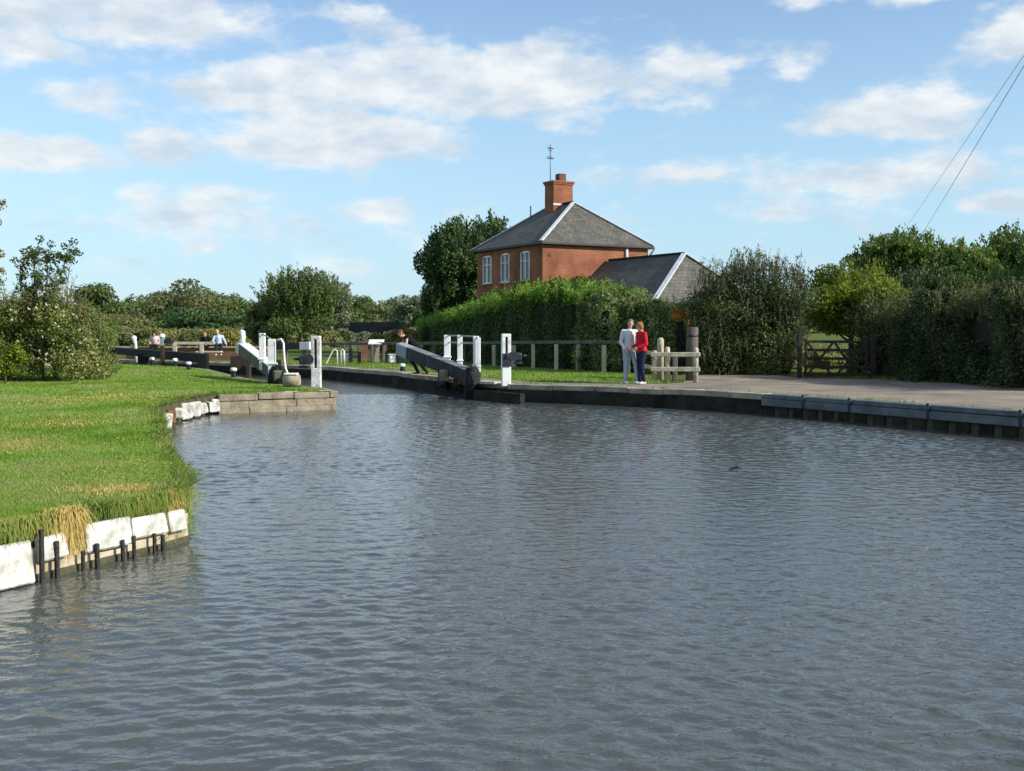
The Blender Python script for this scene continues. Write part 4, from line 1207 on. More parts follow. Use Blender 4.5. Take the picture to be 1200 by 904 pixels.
# five bar gate
Yg = 33.6
gx0, gx1 = X(942, Yg), X(1015, Yg)
gt_ = thing('field_gate', 'dark brown five bar gate between the yellowing bush and the clipped hedge', 'gate', (gx0, Yg, G))
W = gx1 - gx0
for i, z_ in enumerate((.12, .36, .62, .88, 1.14)):
    MB().beam((0.06, 0, z_), (W - .06, -.25, z_ - .01), .03, .085, bev=.006).build('bar', M['wood_brown'], gt_)
for s in (.03, .97):
    MB().beam((W * s, -.25 * s, .05), (W * s, -.25 * s, 1.22), .07, .09, bev=.01, up=(0, 1, 0)).build('stile', M['wood_brown'], gt_)
for (s0, z0_, s1, z1_) in ((.04, 1.14, .42, .12), (.46, 1.14, .80, .12), (.96, 1.12, .50, .12), (.45, 1.14, .06, .12)):
    MB().beam((W * s0, -.25 * s0 - .04, z0_), (W * s1, -.25 * s1 - .04, z1_), .025, .075, bev=.005).build('brace', M['wood_brown'], gt_)
gp = tag(MB().box((0, 0, .80), (.13, .13, 1.64), bev=.02).build('gate_post', M['wood_brown']), 'tall dark gate post against the willowy bush', 'gate post', 'posts of the five bar gate'); gp.location = (gx0 - .13, Yg, G)
gp2 = tag(MB().box((0, 0, .62), (.17, .17, 1.28), bev=.02).build('gate_post', M['wood_brown']), 'short dark gate post at the end of the clipped hedge', 'gate post', 'posts of the five bar gate'); gp2.location = (gx1 + .13, Yg - .25, G)
# dry leaves and bricks under the gate
rub = foliage('leaf_litter', [(0, 0, .06, .75, .3, .10)], 900, .07, LM['orange'], None, 31); rub.location = (X(966, 33.9), 34.1, G)
tag(rub, 'orange fallen leaves piled under the five bar gate', 'fallen leaves', kind='stuff')

# ------------------------------------------------------------------ house
house = thing('brick_house', 'square two storey red brick lock cottage with hipped slate roof', 'house', (0, 0, 0))
PH = math.radians(30)
Rv = Vector((math.cos(PH), math.sin(PH))); Lv = Vector((-math.sin(PH), math.cos(PH)))
CX, CY = X(634, 52), 52.0
EZ = Z(283.5, 52)                # eaves
Wd, Ln = 6.75, 7.1


def hp(r, l, z=0.0):             # house coordinates -> world (corner origin, r to the right, l to the back left)
    return (CX + Rv.x * r + Lv.x * l, CY + Rv.y * r + Lv.y * l, z)


house.location = (CX, CY, 0); house.rotation_euler = (0, 0, PH)
OV = 0.22
# walls in local house axes: x = r, y = l
walls = thing  # keep name for clarity
mb = MB()
x0, x1_, y0, y1_ = OV, Wd - OV, OV, Ln - OV
zb, zt = G - .1, EZ - 0.04
wins = []
# the left face (x = x0 plane) carries the three upper windows; cut as openings
def face_px_to_l(px):            # along the left facade
    u = (px - 600) / F
    # CX + Rv.x*x0 + Lv.x*l = u*(CY + Rv.y*x0 + Lv.y*l)
    return (u * (CY + Rv.y * x0) - CX - Rv.x * x0) / (Lv.x - u * Lv.y)
def left_Y(l): return CY + Rv.y * x0 + Lv.y * l
for (pa, pb, yt, yb) in ((620.5, 609.5, 295.0, 329.5), (597, 586.5, 297.5, 331.5), (576, 565.5, 300.5, 333)):
    la, lb = face_px_to_l(pa), face_px_to_l(pb)
    Ym = left_Y((la + lb) / 2)
    wins.append((la, lb, Z(yb, Ym), Z(yt, Ym)))
for (la, lb, wz0, wz1) in list(wins):      # ground floor windows below, hidden by the hedge from here
    wins.append((la, lb, wz0 - 2.55, wz1 - 2.55))
ys = sorted(set([y0, y1_] + [v for w_ in wins for v in w_[:2]]))
zs = sorted(set([zb, zt] + [round(v, 5) for w_ in wins for v in w_[2:]]))
for i in range(len(ys) - 1):
    col = sorted([w_ for w_ in wins if abs(w_[0] - ys[i]) < 1e-6], key=lambda q: q[2])
    spans = []; cur = zb
    for w_ in col: spans.append((cur, w_[2])); cur = w_[3]
    spans.append((cur, zt))
    for (za, zc) in spans:
        mb.add([(x0, ys[i + 1], za), (x0, ys[i], za), (x0, ys[i], zc), (x0, ys[i + 1], zc)], [(0, 1, 2, 3)])
for (la, lb, wz0, wz1) in wins:            # reveals
    dpt = 0.12
    mb.add([(x0, la, wz0), (x0, lb, wz0), (x0, lb, wz1), (x0, la, wz1), (x0 + dpt, la, wz0), (x0 + dpt, lb, wz0), (x0 + dpt, lb, wz1), (x0 + dpt, la, wz1)],
           [(0, 4, 5, 1), (2, 6, 7, 3), (0, 3, 7, 4), (1, 5, 6, 2)])
mb.add([(x0, y0, zb), (x1_, y0, zb), (x1_, y0, zt), (x0, y0, zt)], [(0, 1, 2, 3)])
mb.add([(x1_, y0, zb), (x1_, y1_, zb), (x1_, y1_, zt), (x1_, y0, zt)], [(0, 1, 2, 3)])
mb.add([(x1_, y1_, zb), (x0, y1_, zb), (x0, y1_, zt), (x1_, y1_, zt)], [(0, 1, 2, 3)])
mb.build('wall', M['brick'], house)
for (la, lb, wz0, wz1) in wins:
    wdt = lb - la; lc = (la + lb) / 2; hgt = wz1 - wz0
    fr_ = MB(); xo = x0 + .05
    t_ = .055
    fr_.box((xo, la + t_ / 2, (wz0 + wz1) / 2), (.07, t_, hgt)); fr_.box((xo, lb - t_ / 2, (wz0 + wz1) / 2), (.07, t_, hgt))
    fr_.box((xo, lc, wz0 + t_ / 2), (.066, wdt - 2 * t_, t_)); fr_.box((xo, lc, wz1 - t_ * .8), (.066, wdt - 2 * t_, t_ * 1.6))
    fr_.box((xo, lc, (wz0 + wz1) / 2), (.062, .045, hgt - 2 * t_))
    fr_.box((xo - .002, la + wdt * .27, wz0 + hgt * .66), (.05, wdt * .40, .03)); fr_.box((xo - .002, lb - wdt * .27, wz0 + hgt * .66), (.05, wdt * .40, .03))
    f_ = fr_.build('window', M['pvc'], house)
    MB().box((x0 + .088, lc, (wz0 + wz1) / 2), (.012, wdt - .02, hgt - .02)).build('pane', M['glass'], f_)
    MB().box((x0 + .10, lc, (wz0 + wz1) / 2), (.010, wdt - .02, hgt - .02)).build('curtain', M['curtain'], f_)
    MB().box((x0 - .02, lc, wz0 - .035), (.14, wdt + .12, .07), bev=.008).build('sill', M['stone_grey'], f_)
    ar = MB()
    nA = 9
    for q in range(nA):                    # cambered brick arch above the opening
        a0 = -0.62 + 1.24 * (q + .5) / nA
        ar.box((0, 0, 0), (.06, wdt * 1.25 / nA - .008, .20), mtx=Matrix.Translation((x0 - .008, lc + math.sin(a0) * wdt * .98, wz1 + .10 - (1 - math.cos(a0)) * wdt * .55 + .02)) @ Matrix.Rotation(-a0 * .55, 4, 'X'))
    ar.build('arch', M['brick'], house)
# roof in local axes
i_n, i_f = 2.35, 2.35
RZ = Z(239, CY + Rv.y * Wd / 2 + Lv.y * i_n)
A_ = (0, 0, EZ); B_ = (Wd, 0, EZ); C_ = (Wd, Ln, EZ); D_ = (0, Ln, EZ); R0 = (Wd / 2, i_n, RZ); R1 = (Wd / 2, Ln - i_f, RZ)


def roof_obj(name, polys, m, parent, th=0.07):
    me = bpy.data.meshes.new(name)
    vs = []; fs = []; uvs = []
    for poly in polys:
        P_ = [Vector(p) for p in poly]
        n_ = (P_[1] - P_[0]).cross(P_[2] - P_[0]).normalized()
        if n_.z < 0: P_.reverse(); n_ = -n_
        u_ = Vector((0, 0, 1)).cross(n_).normalized(); v_ = n_.cross(u_)
        o_ = len(vs); k_ = len(P_)
        vs += [p[:] for p in P_] + [(p - Vector((0, 0, th)))[:] for p in P_]
        fs.append(tuple(range(o_, o_ + k_))); uvs += [(p.dot(u_), p.dot(v_)) for p in P_]
        fs.append(tuple(reversed(range(o_ + k_, o_ + 2 * k_)))); uvs += [(0, 0)] * k_
        for q in range(k_):
            q2 = (q + 1) % k_
            fs.append((o_ + q, o_ + k_ + q, o_ + k_ + q2, o_ + q2)); uvs += [(0, 0), (0, .05), (.2, .05), (.2, 0)]
    me.from_pydata(vs, [], fs)
    ul = me.uv_layers.new(name='UVMap')
    for q, uvv in enumerate(uvs): ul.data[q].uv = uvv
    me.materials.append(m); me.update()
    ob = bpy.data.objects.new(name, me); C.objects.link(ob); ob.parent = parent
    return ob


roof = roof_obj('roof', [(A_, B_, R0), (B_, C_, R1, R0), (C_, D_, R1), (D_, A_, R0, R1)], M['slate'], house)
hip = MB()
for (p, q) in ((A_, R0), (B_, R0), (C_, R1), (D_, R1)):
    hip.beam(Vector(p) + Vector((0, 0, .03)), Vector(q) + Vector((0, 0, .03)), .20, .06, bev=.015)
hip.build('hip_flashing', M['lead'], roof)
MB().beam(Vector(R0) + Vector((0, 0, .04)), Vector(R1) + Vector((0, 0, .04)), .2, .09, bev=.03).build('ridge_tile', M['slate'], roof)
gm = MB()
for (p, q) in ((A_, B_), (B_, C_), (C_, D_), (D_, A_)):
    p = Vector(p); q = Vector(q); gm.beam(p + Vector((0, 0, -.085)), q + Vector((0, 0, -.085)), .10, .09, bev=.02)
gm.build('gutter', M['gutter'], house)
sof = MB(); sof.box((Wd / 2, Ln / 2, EZ - .085), (Wd - .12, Ln - .12, .03)); sof.build('soffit', M['gutter'], house)
# chimney on the ridge
ch_l = 3.75
chm = MB(); zt_c = Z(214.5, 56.7)
chm.box((Wd / 2, ch_l, (RZ - .5 + zt_c - .18) / 2), (1.18, .86, zt_c - .18 - RZ + .5))
chm.box((Wd / 2, ch_l, zt_c - .135), (1.26, .94, .09)); chm.box((Wd / 2, ch_l, zt_c - .045), (1.34, 1.02, .09))
cho = chm.build('chimney', M['brick'], roof)
pt = MB(); pt.box((Wd / 2 + .12, ch_l, zt_c + .21), (.42, .40, .42), bev=.02); pt.build('chimney_pot', M['pot'], roof)
MB().box((Wd / 2, ch_l - .46, RZ - .02), (1.26, .05, .11), bev=.01).build('chimney_flashing', M['lead'], roof)
ae = MB(); ax_, ay_ = Wd / 2 - .46, ch_l + .1
za = Z(172, 56.7)
ae.tube([(ax_, ay_, zt_c - .5), (ax_, ay_, za)], .022, 6)
for z_, l_ in ((za - .18, .22), (za - .70, .26), (za - .30, .12), (za - .62, .14)):
    ae.tube([(ax_ - l_, ay_ - l_ * .3, z_), (ax_ + l_, ay_ + l_ * .3, z_)], .022, 5)
for k_ in range(4):
    ae.tube([(ax_ - .1 + .07 * k_, ay_ - .14, za - .70), (ax_ - .1 + .07 * k_, ay_ + .14, za - .70)], .012, 4)
    ae.tube([(ax_ - .1 + .07 * k_, ay_ - .12, za - .18), (ax_ - .1 + .07 * k_, ay_ + .12, za - .18)], .012, 4)
ae.build('aerial', M['metalgrey'], house)
# pipes on the sunny face
rpipe = MB(); xr = 5.15
rpipe.tube([(xr, y0 - .06, EZ - .85), (xr, y0 - .06, EZ - .12)], .075, 10); rpipe.box((xr, y0 - .06, EZ - .82), (.2, .1, .1), bev=.01); rpipe.build('vent_pipe', M['pvc'], house)
d_ = MB(); d_.tube([(Wd + .02, .0, EZ - .12), (Wd - .12, .06, EZ - .35), (x1_ + .06, y0 - .04, EZ - .5), (x1_ + .06, y0 - .04, zb)], .045, 8); d_.build('drainpipe', M['bluecap'], house)
MB().box((.6, y0 - .012, EZ - .62), (.14, .03, .14)).build('air_brick', M['gutter'], house)
MB().tube([(Wd * .5 - 1.35, ch_l + .6, RZ - .6), (Wd * .5 - 1.35, ch_l + .6, RZ - .05)], .03, 6).build('roof_vent', M['iron'], roof)

# single storey wing in front of it
wing = thing('brick_wing', 'low brick annex with hipped dark slate roof in front of the cottage', 'annex', (0, 0, 0))
YA = 49.0; AX, AY = X(801, YA), YA
wing.location = (AX, AY, 0); wing.rotation_euler = (0, 0, PH)
HW, IN_, LW = 3.0, 1.7, 5.9
ez = 3.16; rz2 = Z(298, YA)
a1 = (-HW, -IN_, ez); a2 = (HW, -IN_, ez); a3 = (HW, LW, ez); a4 = (-HW, LW, ez); r0 = (0, 0, rz2); r1 = (0, LW, rz2)
wr_ = roof_obj('roof', [(a1, a2, r0), (a2, a3, r1, r0), (a4, a1, r0, r1)], M['slate'], wing)
hp_ = MB()
for (p, q) in ((a1, r0), (a2, r0)): hp_.beam(Vector(p) + Vector((0, 0, .03)), Vector(q) + Vector((0, 0, .03)), .24, .06, bev=.015)
hp_.build('hip_flashing', M['lead'], wr_)
MB().beam(Vector(r0) + Vector((0, 0, .04)), Vector(r1) + Vector((0, 0, .04)), .18, .08, bev=.03).build('ridge_tile', M['slate'], wr_)
MB().box((0, (LW - IN_) / 2, (ez + G) / 2 - .06), (2 * HW - .4, LW + IN_ - .4, ez - G - .06)).build('wall', M['brick'], wing)
g2 = MB(); g2.beam((-HW, -IN_, ez - .08), (HW, -IN_, ez - .08), .1, .09, bev=.02); g2.beam((-HW, -IN_, ez - .08), (-HW, LW, ez - .08), .1, .09, bev=.02); g2.build('gutter', M['gutter'], wing)

# distant barn
YB = 112
barn = thing('barn', 'long low dark barn beyond the field rail', 'barn', (X(428, YB), YB, G))
bwid = X(462, YB) - X(395, YB)
zt_b = Z(377.5, YB) - G; ze = Z(388, YB) - G
MB().box((0, 4, ze / 2), (bwid, 8, ze)).build('wall', mat('dark_boards', (0.01, .01, .01), .9, (.018, .018, .018), 1), barn)
k = MB(); hw_ = bwid / 2 + .3
k.add([(-hw_, -.4, ze - .1), (hw_, -.4, ze - .1), (hw_, 4, zt_b), (-hw_, 4, zt_b), (-hw_, 8.4, ze - .1), (hw_, 8.4, ze - .1)], [(0, 1, 2, 3), (3, 2, 5, 4), (0, 3, 4), (1, 5, 2)])
k.build('roof', mat('blue_black_roof', (0.006, .008, .013), 1.0, (.010, .013, .018), .5, spec=0), barn)

# overhead cables
pole = thing('utility_pole', 'wooden pole carrying the overhead cables behind the oaks', 'pole', (35.6, 100, G))
MB().tube([(0, 0, 0), (0, 0, 9.0)], [.16, .10], 10).build('pole_shaft', M['wood_dark'], pole)
MB().box((0, 0, 8.6), (3.4, .12, .12)).build('crossarm', M['wood_dark'], pole)
for (xa, xb, lab, r_) in ((14.98, 28.6, 'thicker overhead cable slanting down behind the oak crown', .013), (14.67, 27.2, 'thinner overhead cable slanting down beside the thicker one', .009)):
    pts_ = []
    for i in range(33):
        y = -20 + 120 * i / 32
        pts_.append((xa + (xb - xa) * (y - 33.5) / 41.7, y, 9.0 - .12 * (1 - ((y - 40) / 60) ** 2)))
    tag(MB().tube(pts_, r_, 6).build('overhead_cable', M['cable']), lab, 'cable', 'overhead cables')

# ------------------------------------------------------------------ hedges and bushes
def hedge(name, label, path, seed, n, leaf, m, depth, cat='hedge', rough=0.16, sprays=0, spray_len=.5, group=None, topr=0.5, tipm=None):
    """path: (x, y, top height above ground); clipped hedge with leaves through an uneven outer shell and an added opaque core inside"""
    x0_, y0_ = path[0][:2]
    t = thing(name, label, cat, (x0_, y0_, G), 0, group)
    r = np.random.default_rng(seed)
    P = np.array([(p[0] - x0_, p[1] - y0_, p[2]) for p in path])
    seg = np.linalg.norm(np.diff(P[:, :2], axis=0), axis=1); cum = np.concatenate([[0], np.cumsum(seg)]); T = cum[-1]
    s = r.random(n) * T
    xx = np.interp(s, cum, P[:, 0]); yy = np.interp(s, cum, P[:, 1]); hh = np.interp(s, cum, P[:, 2])
    dx = np.interp(s + .05, cum, P[:, 0]) - np.interp(s - .05, cum, P[:, 0]); dy = np.interp(s + .05, cum, P[:, 1]) - np.interp(s - .05, cum, P[:, 1])
    ln = np.hypot(dx, dy) + 1e-9; nx, ny = -dy / ln, dx / ln
    # superellipse section
    a = r.random(n) * PI
    ca, sa = np.cos(a), np.sin(a)
    e = 0.55
    cx_ = np.sign(ca) * np.abs(ca) ** e; cz = np.abs(sa) ** e
    fr2 = r.random(n); side = fr2 < 0.62
    cx_ = np.where(side, np.sign(r.random(n) - .5) * (1 - 0.12 * r.random(n)), r.uniform(-1, 1, n)); cz = np.where(side, r.random(n) ** .9, 1 - .10 * np.abs(cx_) ** 3)
    bump = (np.sin(s * 1.9 + seed) * .35 + np.sin(s * 4.3 + 2.1 * seed + cz * 3) * .35 + np.sin(s * 9.1 + cz * 6 + cx_ * 4) * .25 + np.sin(cz * 7 + s * 2.2) * .3)
    k = 1 + rough * bump * .6 + r.normal(size=n) * .06 - np.abs(r.normal(size=n)) * .10
    ww = depth / 2 * k * (1 - .05 * cz - .33 * cz ** 4); zz = hh * cz * (1 + rough * bump * .38) + r.normal(size=n) * .05
    Pt = np.stack([xx + nx * cx_ * ww, yy + ny * cx_ * ww, np.maximum(zz, .02)], 1)
    Nn = unit(np.stack([nx * cx_, ny * cx_, .3 + cz * .5], 1) + .75 * r.normal(size=(n, 3)))
    V = leaf_quads(Pt, Nn, leaf, r, .6); at = r.random(n)
    if sprays:
        SP, SD = [], []
        tw = MB()
        for _ in range(sprays):
            q = r.random() * T; bx_ = np.interp(q, cum, P[:, 0]); by_ = np.interp(q, cum, P[:, 1]); bh = np.interp(q, cum, P[:, 2])
            p0 = np.array([bx_ + r.uniform(-.5, .5) * depth, by_ + r.uniform(-.5, .5) * depth, bh * r.uniform(.80, .98)])
            L0_ = spray_len * r.uniform(.4, 1.2)
            dv = np.array([r.normal() * .25, r.normal() * .25, 1.0]) * L0_
            cnt = int(18 + 22 * L0_)
            tt = r.random(cnt)
            SP.append(p0 + dv * tt[:, None] + r.normal(size=(cnt, 3)) * leaf * .6); SD.append(np.repeat(dv[None], cnt, 0))
            tw.tube([p0, p0 + dv], [leaf * .12, leaf * .04], 3)
        SP = np.concatenate(SP); SD = np.concatenate(SD)
        VS = leaf_quads(SP, unit(r.normal(size=SP.shape)), leaf, r, .45, along=unit(SD))
        if tipm: np_quads('top_sprays', VS, tipm, t, r.random(len(SP)))
        else: V = np.concatenate([V, VS]); at = np.concatenate([at, r.random(len(SP))])
        tag(tw.build('shoots', M['twig'], t), kind='stuff')
    np_quads('foliage', V, m, t, at)
    # added solid dark core, keeps light from leaking through the leaves
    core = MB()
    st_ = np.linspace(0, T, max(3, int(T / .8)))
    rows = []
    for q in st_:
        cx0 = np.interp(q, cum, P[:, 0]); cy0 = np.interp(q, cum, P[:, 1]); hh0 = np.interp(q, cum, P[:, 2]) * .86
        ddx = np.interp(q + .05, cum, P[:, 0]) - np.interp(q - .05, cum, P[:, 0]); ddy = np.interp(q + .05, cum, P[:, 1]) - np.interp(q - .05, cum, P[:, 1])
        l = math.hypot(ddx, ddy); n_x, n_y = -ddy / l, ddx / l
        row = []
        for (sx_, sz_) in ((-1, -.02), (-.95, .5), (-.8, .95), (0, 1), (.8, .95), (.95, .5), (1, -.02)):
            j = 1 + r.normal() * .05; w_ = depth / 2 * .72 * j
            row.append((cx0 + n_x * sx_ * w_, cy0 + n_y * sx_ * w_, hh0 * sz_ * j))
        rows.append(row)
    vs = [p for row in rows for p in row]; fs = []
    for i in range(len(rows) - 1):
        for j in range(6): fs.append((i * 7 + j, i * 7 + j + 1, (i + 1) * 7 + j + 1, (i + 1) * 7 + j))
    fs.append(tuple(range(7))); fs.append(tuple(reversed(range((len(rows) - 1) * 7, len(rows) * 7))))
    core.add(vs, fs, True); core.build('opaque_core', M['inner'], t)
    return t


def hz_(py, Y): return Z(py, Y) - G


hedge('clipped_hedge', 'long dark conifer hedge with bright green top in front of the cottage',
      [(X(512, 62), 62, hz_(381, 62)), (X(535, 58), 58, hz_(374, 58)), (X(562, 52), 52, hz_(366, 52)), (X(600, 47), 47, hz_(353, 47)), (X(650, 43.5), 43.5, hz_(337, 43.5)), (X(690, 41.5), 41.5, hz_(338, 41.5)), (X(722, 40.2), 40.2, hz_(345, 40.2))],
      11, 130000, .085, LM['conifer'], 2.6, rough=.45, sprays=2600, spray_len=.42, tipm=LM['sunlit_tips'])
hedge('variegated_shrub', 'pale leaved shrub with creamy leaves above the couple',
      [(X(696, 39.6), 39.9, hz_(356, 39.6)), (X(730, 38.6), 38.8, hz_(350, 38.6)), (X(765, 38), 38.2, hz_(356, 38)), (X(800, 37.5), 37.8, hz_(362, 37.5))],
      12, 42000, .10, LM['privet'], 2.2, 'shrub', rough=.4, sprays=110, spray_len=.45)
o = foliage('orange_creeper', crown_blobs((0, 0, 0), (.26, .2, .22), 7, random.Random(4), .5), 420, .08, LM['orange'], None, 44); o.location = (X(793, 36.4), 36.5, Z(368, 36.4))
tag(o, 'patch of orange autumn leaves between the pale shrub and the dark bush', 'creeper')
# tall dark willowy bush
rb = random.Random(21)
t = thing('hawthorn_bush', 'tall dark shaggy bush with upright shoots left of the five bar gate', 'bush', (X(872, 36), 36.6, G))
bl = []
for i in range(100):
    px = rb.uniform(818, 936); u = (px - 818) / 118
    top = 330 - 22 * math.exp(-((px - 885) / 38) ** 2) + 8 * abs(u - .3)
    zz = rb.uniform(.03, 1) ** .9 * (hz_(top, 36.5) - .5)
    r_ = rb.uniform(.40, .75)
    bl.append((X(px, 36.5) - X(872, 36), rb.uniform(-.9, .8), zz, r_, r_, r_ * .8))
sp = []; tw = MB()
for i in range(420):
    px = rb.uniform(812, 940); top = 328 - 16 * math.exp(-((px - 885) / 40) ** 2)
    zt_ = hz_(top, 36.3)
    zz = rb.uniform(.05, .92) * zt_ if i > 200 else zt_ * rb.uniform(.82, .95)
    p = Vector((X(px, 36.2) - X(872, 36), rb.uniform(-1.4, .2), zz)); e = p + Vector((rb.uniform(-.3, .3), rb.uniform(-.35, .15), 1)) * rb.uniform(.35, .95)
    sp.append((p[:], e[:], 26)); tw.tube([p, e], [.012, .004], 3)
tag(tw.build('shoots', M['twig'], t), kind='stuff')
foliage('foliage', bl, 80000, .085, LM['willow'], t, 22, sprays=sp, aspect=.42, upbias=.1)
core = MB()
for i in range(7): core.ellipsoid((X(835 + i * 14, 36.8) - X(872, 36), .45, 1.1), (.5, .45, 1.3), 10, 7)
core.build('opaque_core', M['inner'], t)  # added opaque core, stops light showing through the bush

# yellow-green bush behind the gate
tree('hazel_tree', 'yellowing round topped small tree behind the five bar gate', 'tree', X(997, 37.8), 37.8, Z(313, 37.8), 1.72, LM['yellow'], 33, .12, 24000, crown_low=.20, k=40, sub=.30, sprays=70, spray_len=.55)
tree('hazel_bush', 'small yellow green bush crowding the end of the clipped hedge', 'bush', X(1038, 36.4), 36.4, Z(366, 36.4), .95, LM['yellow'], 34, .10, 9000, crown_low=.05, k=24, sub=.36, sprays=60, spray_len=.4)
hedge('undergrowth_bank', 'low tangled undergrowth filling the view through the five bar gate', [(X(925, 40), 41.5, .9), (X(960, 41), 41.5, .5), (X(1000, 41), 41.5, .6), (X(1035, 41), 41.5, 1.0)], 17, 14000, .10, LM['bramble'], 1.3, 'undergrowth', rough=.7, sprays=80, spray_len=.4)
# right clipped hedge
hedge('field_hedge', 'broad dark field hedge with brownish sprigs along the road',
      [(X(1066, 35.6), 35.5, hz_(405, 35.5)), (X(1076, 34.8), 34.8, hz_(380, 34.8)), (X(1090, 33.6), 33.6, hz_(362, 33.6)), (X(1112, 32.9), 32.9, hz_(356, 33)), (X(1132, 32.2), 32.2, hz_(368, 32)), (X(1158, 31.3), 31.3, hz_(352, 31.3)), (X(1180, 30.6), 30.6, hz_(362, 30.6)), (X(1205, 29.8), 29.8, hz_(350, 30)), (X(1260, 28.3), 28.3, hz_(352, 28)), (X(1330, 26.5), 26.5, hz_(346, 26))],
      13, 95000, .085, LM['hedge'], 3.6, rough=.9, sprays=1500, spray_len=.62, tipm=LM['sprig'])

# oaks
def oak(label, px, Y, toppy, rpx, seed, n=30000, leaf=.17, k=110, sub=.155, name='oak_tree', m=None, low=.18, group=None, **kw):
    return tree(name, label, 'tree', X(px, Y), Y, Z(toppy, Y), rpx / F * Y, m or LM['oak'], seed, leaf, n, crown_low=low, k=k, sub=sub, group=group, inr=.45, **{**dict(sprays=150, spray_len=.8), **kw})


oak('broad leafy oak whose crown rises left of the overhead cables\' end', 1055, 58, 274, 72, 51, 30000, .20)
oak('oak between the two higher oak crowns behind the field hedge', 1118, 56, 290, 58, 52, 24000, .20)
oak('dark oak at the right photo edge behind the field hedge', 1190, 60, 270, 66, 53, 28000, .20)
oak('low rounded tree filling the gap under the broad oak', 1085, 50, 322, 55, 54, 18000, .16, name='maple_tree', m=LM['dark'], low=.05)
oak('low rounded tree behind the field hedge under the edge oak', 1165, 48, 322, 70, 55, 20000, .16, name='maple_tree', m=LM['oak'], low=.05)
oak('tall oak outside the photo edge on the road side', 1290, 46, 262, 90, 56, 18000, .22)

# dark tree behind the house
oak('dark leafy ash tree standing behind the left side of the cottage', 540, 66, 262, 48, 61, 19000, .22, 75, .185, 'ash_tree', LM['dark'], .02, sprays=190, spray_len=1.1)
oak('ash tree crown rising just behind the cottage eaves', 578, 68, 250, 40, 62, 10000, .22, 50, .20, 'ash_tree', LM['dark'], .1, sprays=40, spray_len=.9)
oak('dark evergreen undergrowth tree at the far end of the conifer hedge', 521, 66, 330, 24, 63, 12000, .18, 24, .36, 'holly_tree', LM['dark'], .02)

# mid and far trees
def ft(label, px, Y, top, rpx, seed, m, n=9000, leaf=.34, name='field_tree', low=.04, **kw):
    return tree(name, label, 'tree', X(px, Y), Y, Z(top - 3, Y), rpx / F * Y * 1.15, LM[m], seed, leaf, n, z0=G, crown_low=low, k=30, sub=.34, group='trees beyond the lock', **kw)


ft('round mid green tree behind the creamy seed heads', 118, 120, 339, 34, 71, 'mid', 9000, .36)
ft('small brownish tree between the round green tree and the broad willow', 160, 128, 352, 24, 77, 'olive', 7000, .36)
ft('darker tree peeping behind the left shoulder of the broad willow', 183, 150, 345, 30, 72, 'mid', 7000, .42)
ft('broad olive willow with domed top, highest tree beyond the brick wall', 224, 115, 332, 46, 73, 'olive', 15000, .32, name='willow_tree')
ft('small dark tree behind the right shoulder of the broad willow', 274, 160, 347, 22, 74, 'mid', 5000, .42)
ft('low dark tree under the willow, behind the sitting people', 232, 100, 362, 46, 75, 'dark', 7000, .30)
ft('low bush left of the sitting people', 140, 98, 372, 44, 76, 'olive', 7000, .28)
tree('elder_tree', 'spiky mid green tree with upright shoots above the white tipped beam', 'tree', X(352, 78), 78, Z(340, 78), 42 / F * 78, LM['mid'], 81, .20, 6500, crown_low=.02, k=30, sub=.27, sprays=300, spray_len=2.2, inr=.3)
tree('elder_tree', 'dark low tree joined to the left side of the spiky tree', 'tree', X(314, 82), 82, Z(352, 82), 26 / F * 82, LM['olive'], 82, .24, 7000, crown_low=.02, k=22, sub=.36, sprays=20, spray_len=.9)
tree('poplar_tree', 'grey green tree rising behind the right side of the spiky tree', 'tree', X(388, 92), 92, Z(330, 92), 26 / F * 92, LM['greyg'], 83, .24, 7000, crown_low=.1, k=24, sub=.33, sprays=40, spray_len=1.2)
for i, (px, Y, top, rpx, m, lab) in enumerate([(421, 190, 351, 16, 'mid', 'small round tree top left above the dark barn'), (440, 170, 358, 24, 'olive', 'low olive tree behind the middle of the dark barn'),
                                               (458, 200, 356, 14, 'mid', 'small dark green tree behind the end of the dark barn'), (484, 130, 348, 25, 'greyg', 'bare looking grey green tree beside the dark ash'),
                                               (405, 150, 362, 22, 'mid', 'low green tree between the spiky tree and the barn'), (505, 120, 362, 18, 'mid', 'small tree under the dark ash beyond the hedge end'),
                                               (298, 170, 362, 20, 'olive', 'far low tree in the gap between the willow and the spiky tree')]):
    ft(lab, px, Y, top, rpx, 90 + i, m, 5000, .42)
# round yellowish bushes near the brick wall
for i, (px, Y, top, rpx, lab) in enumerate([(262, 66, 381, 26, 'rounded yellow olive bush behind the person in pale blue'), (184, 68, 386, 22, 'low yellow olive bush behind the person in pink'),
                                            (448, 60, 391, 16, 'yellow green bush behind the white topped notice board'), (470, 70, 384, 20, 'small yellow green bush near the end of the long rail')]):
    tree('round_bush', lab, 'bush', X(px, Y), Y, Z(top, Y), rpx / F * Y, LM['bushy'], 110 + i, .16, 8000, crown_low=.02, k=26, sub=.34, group='rounded bushes beyond the lock')
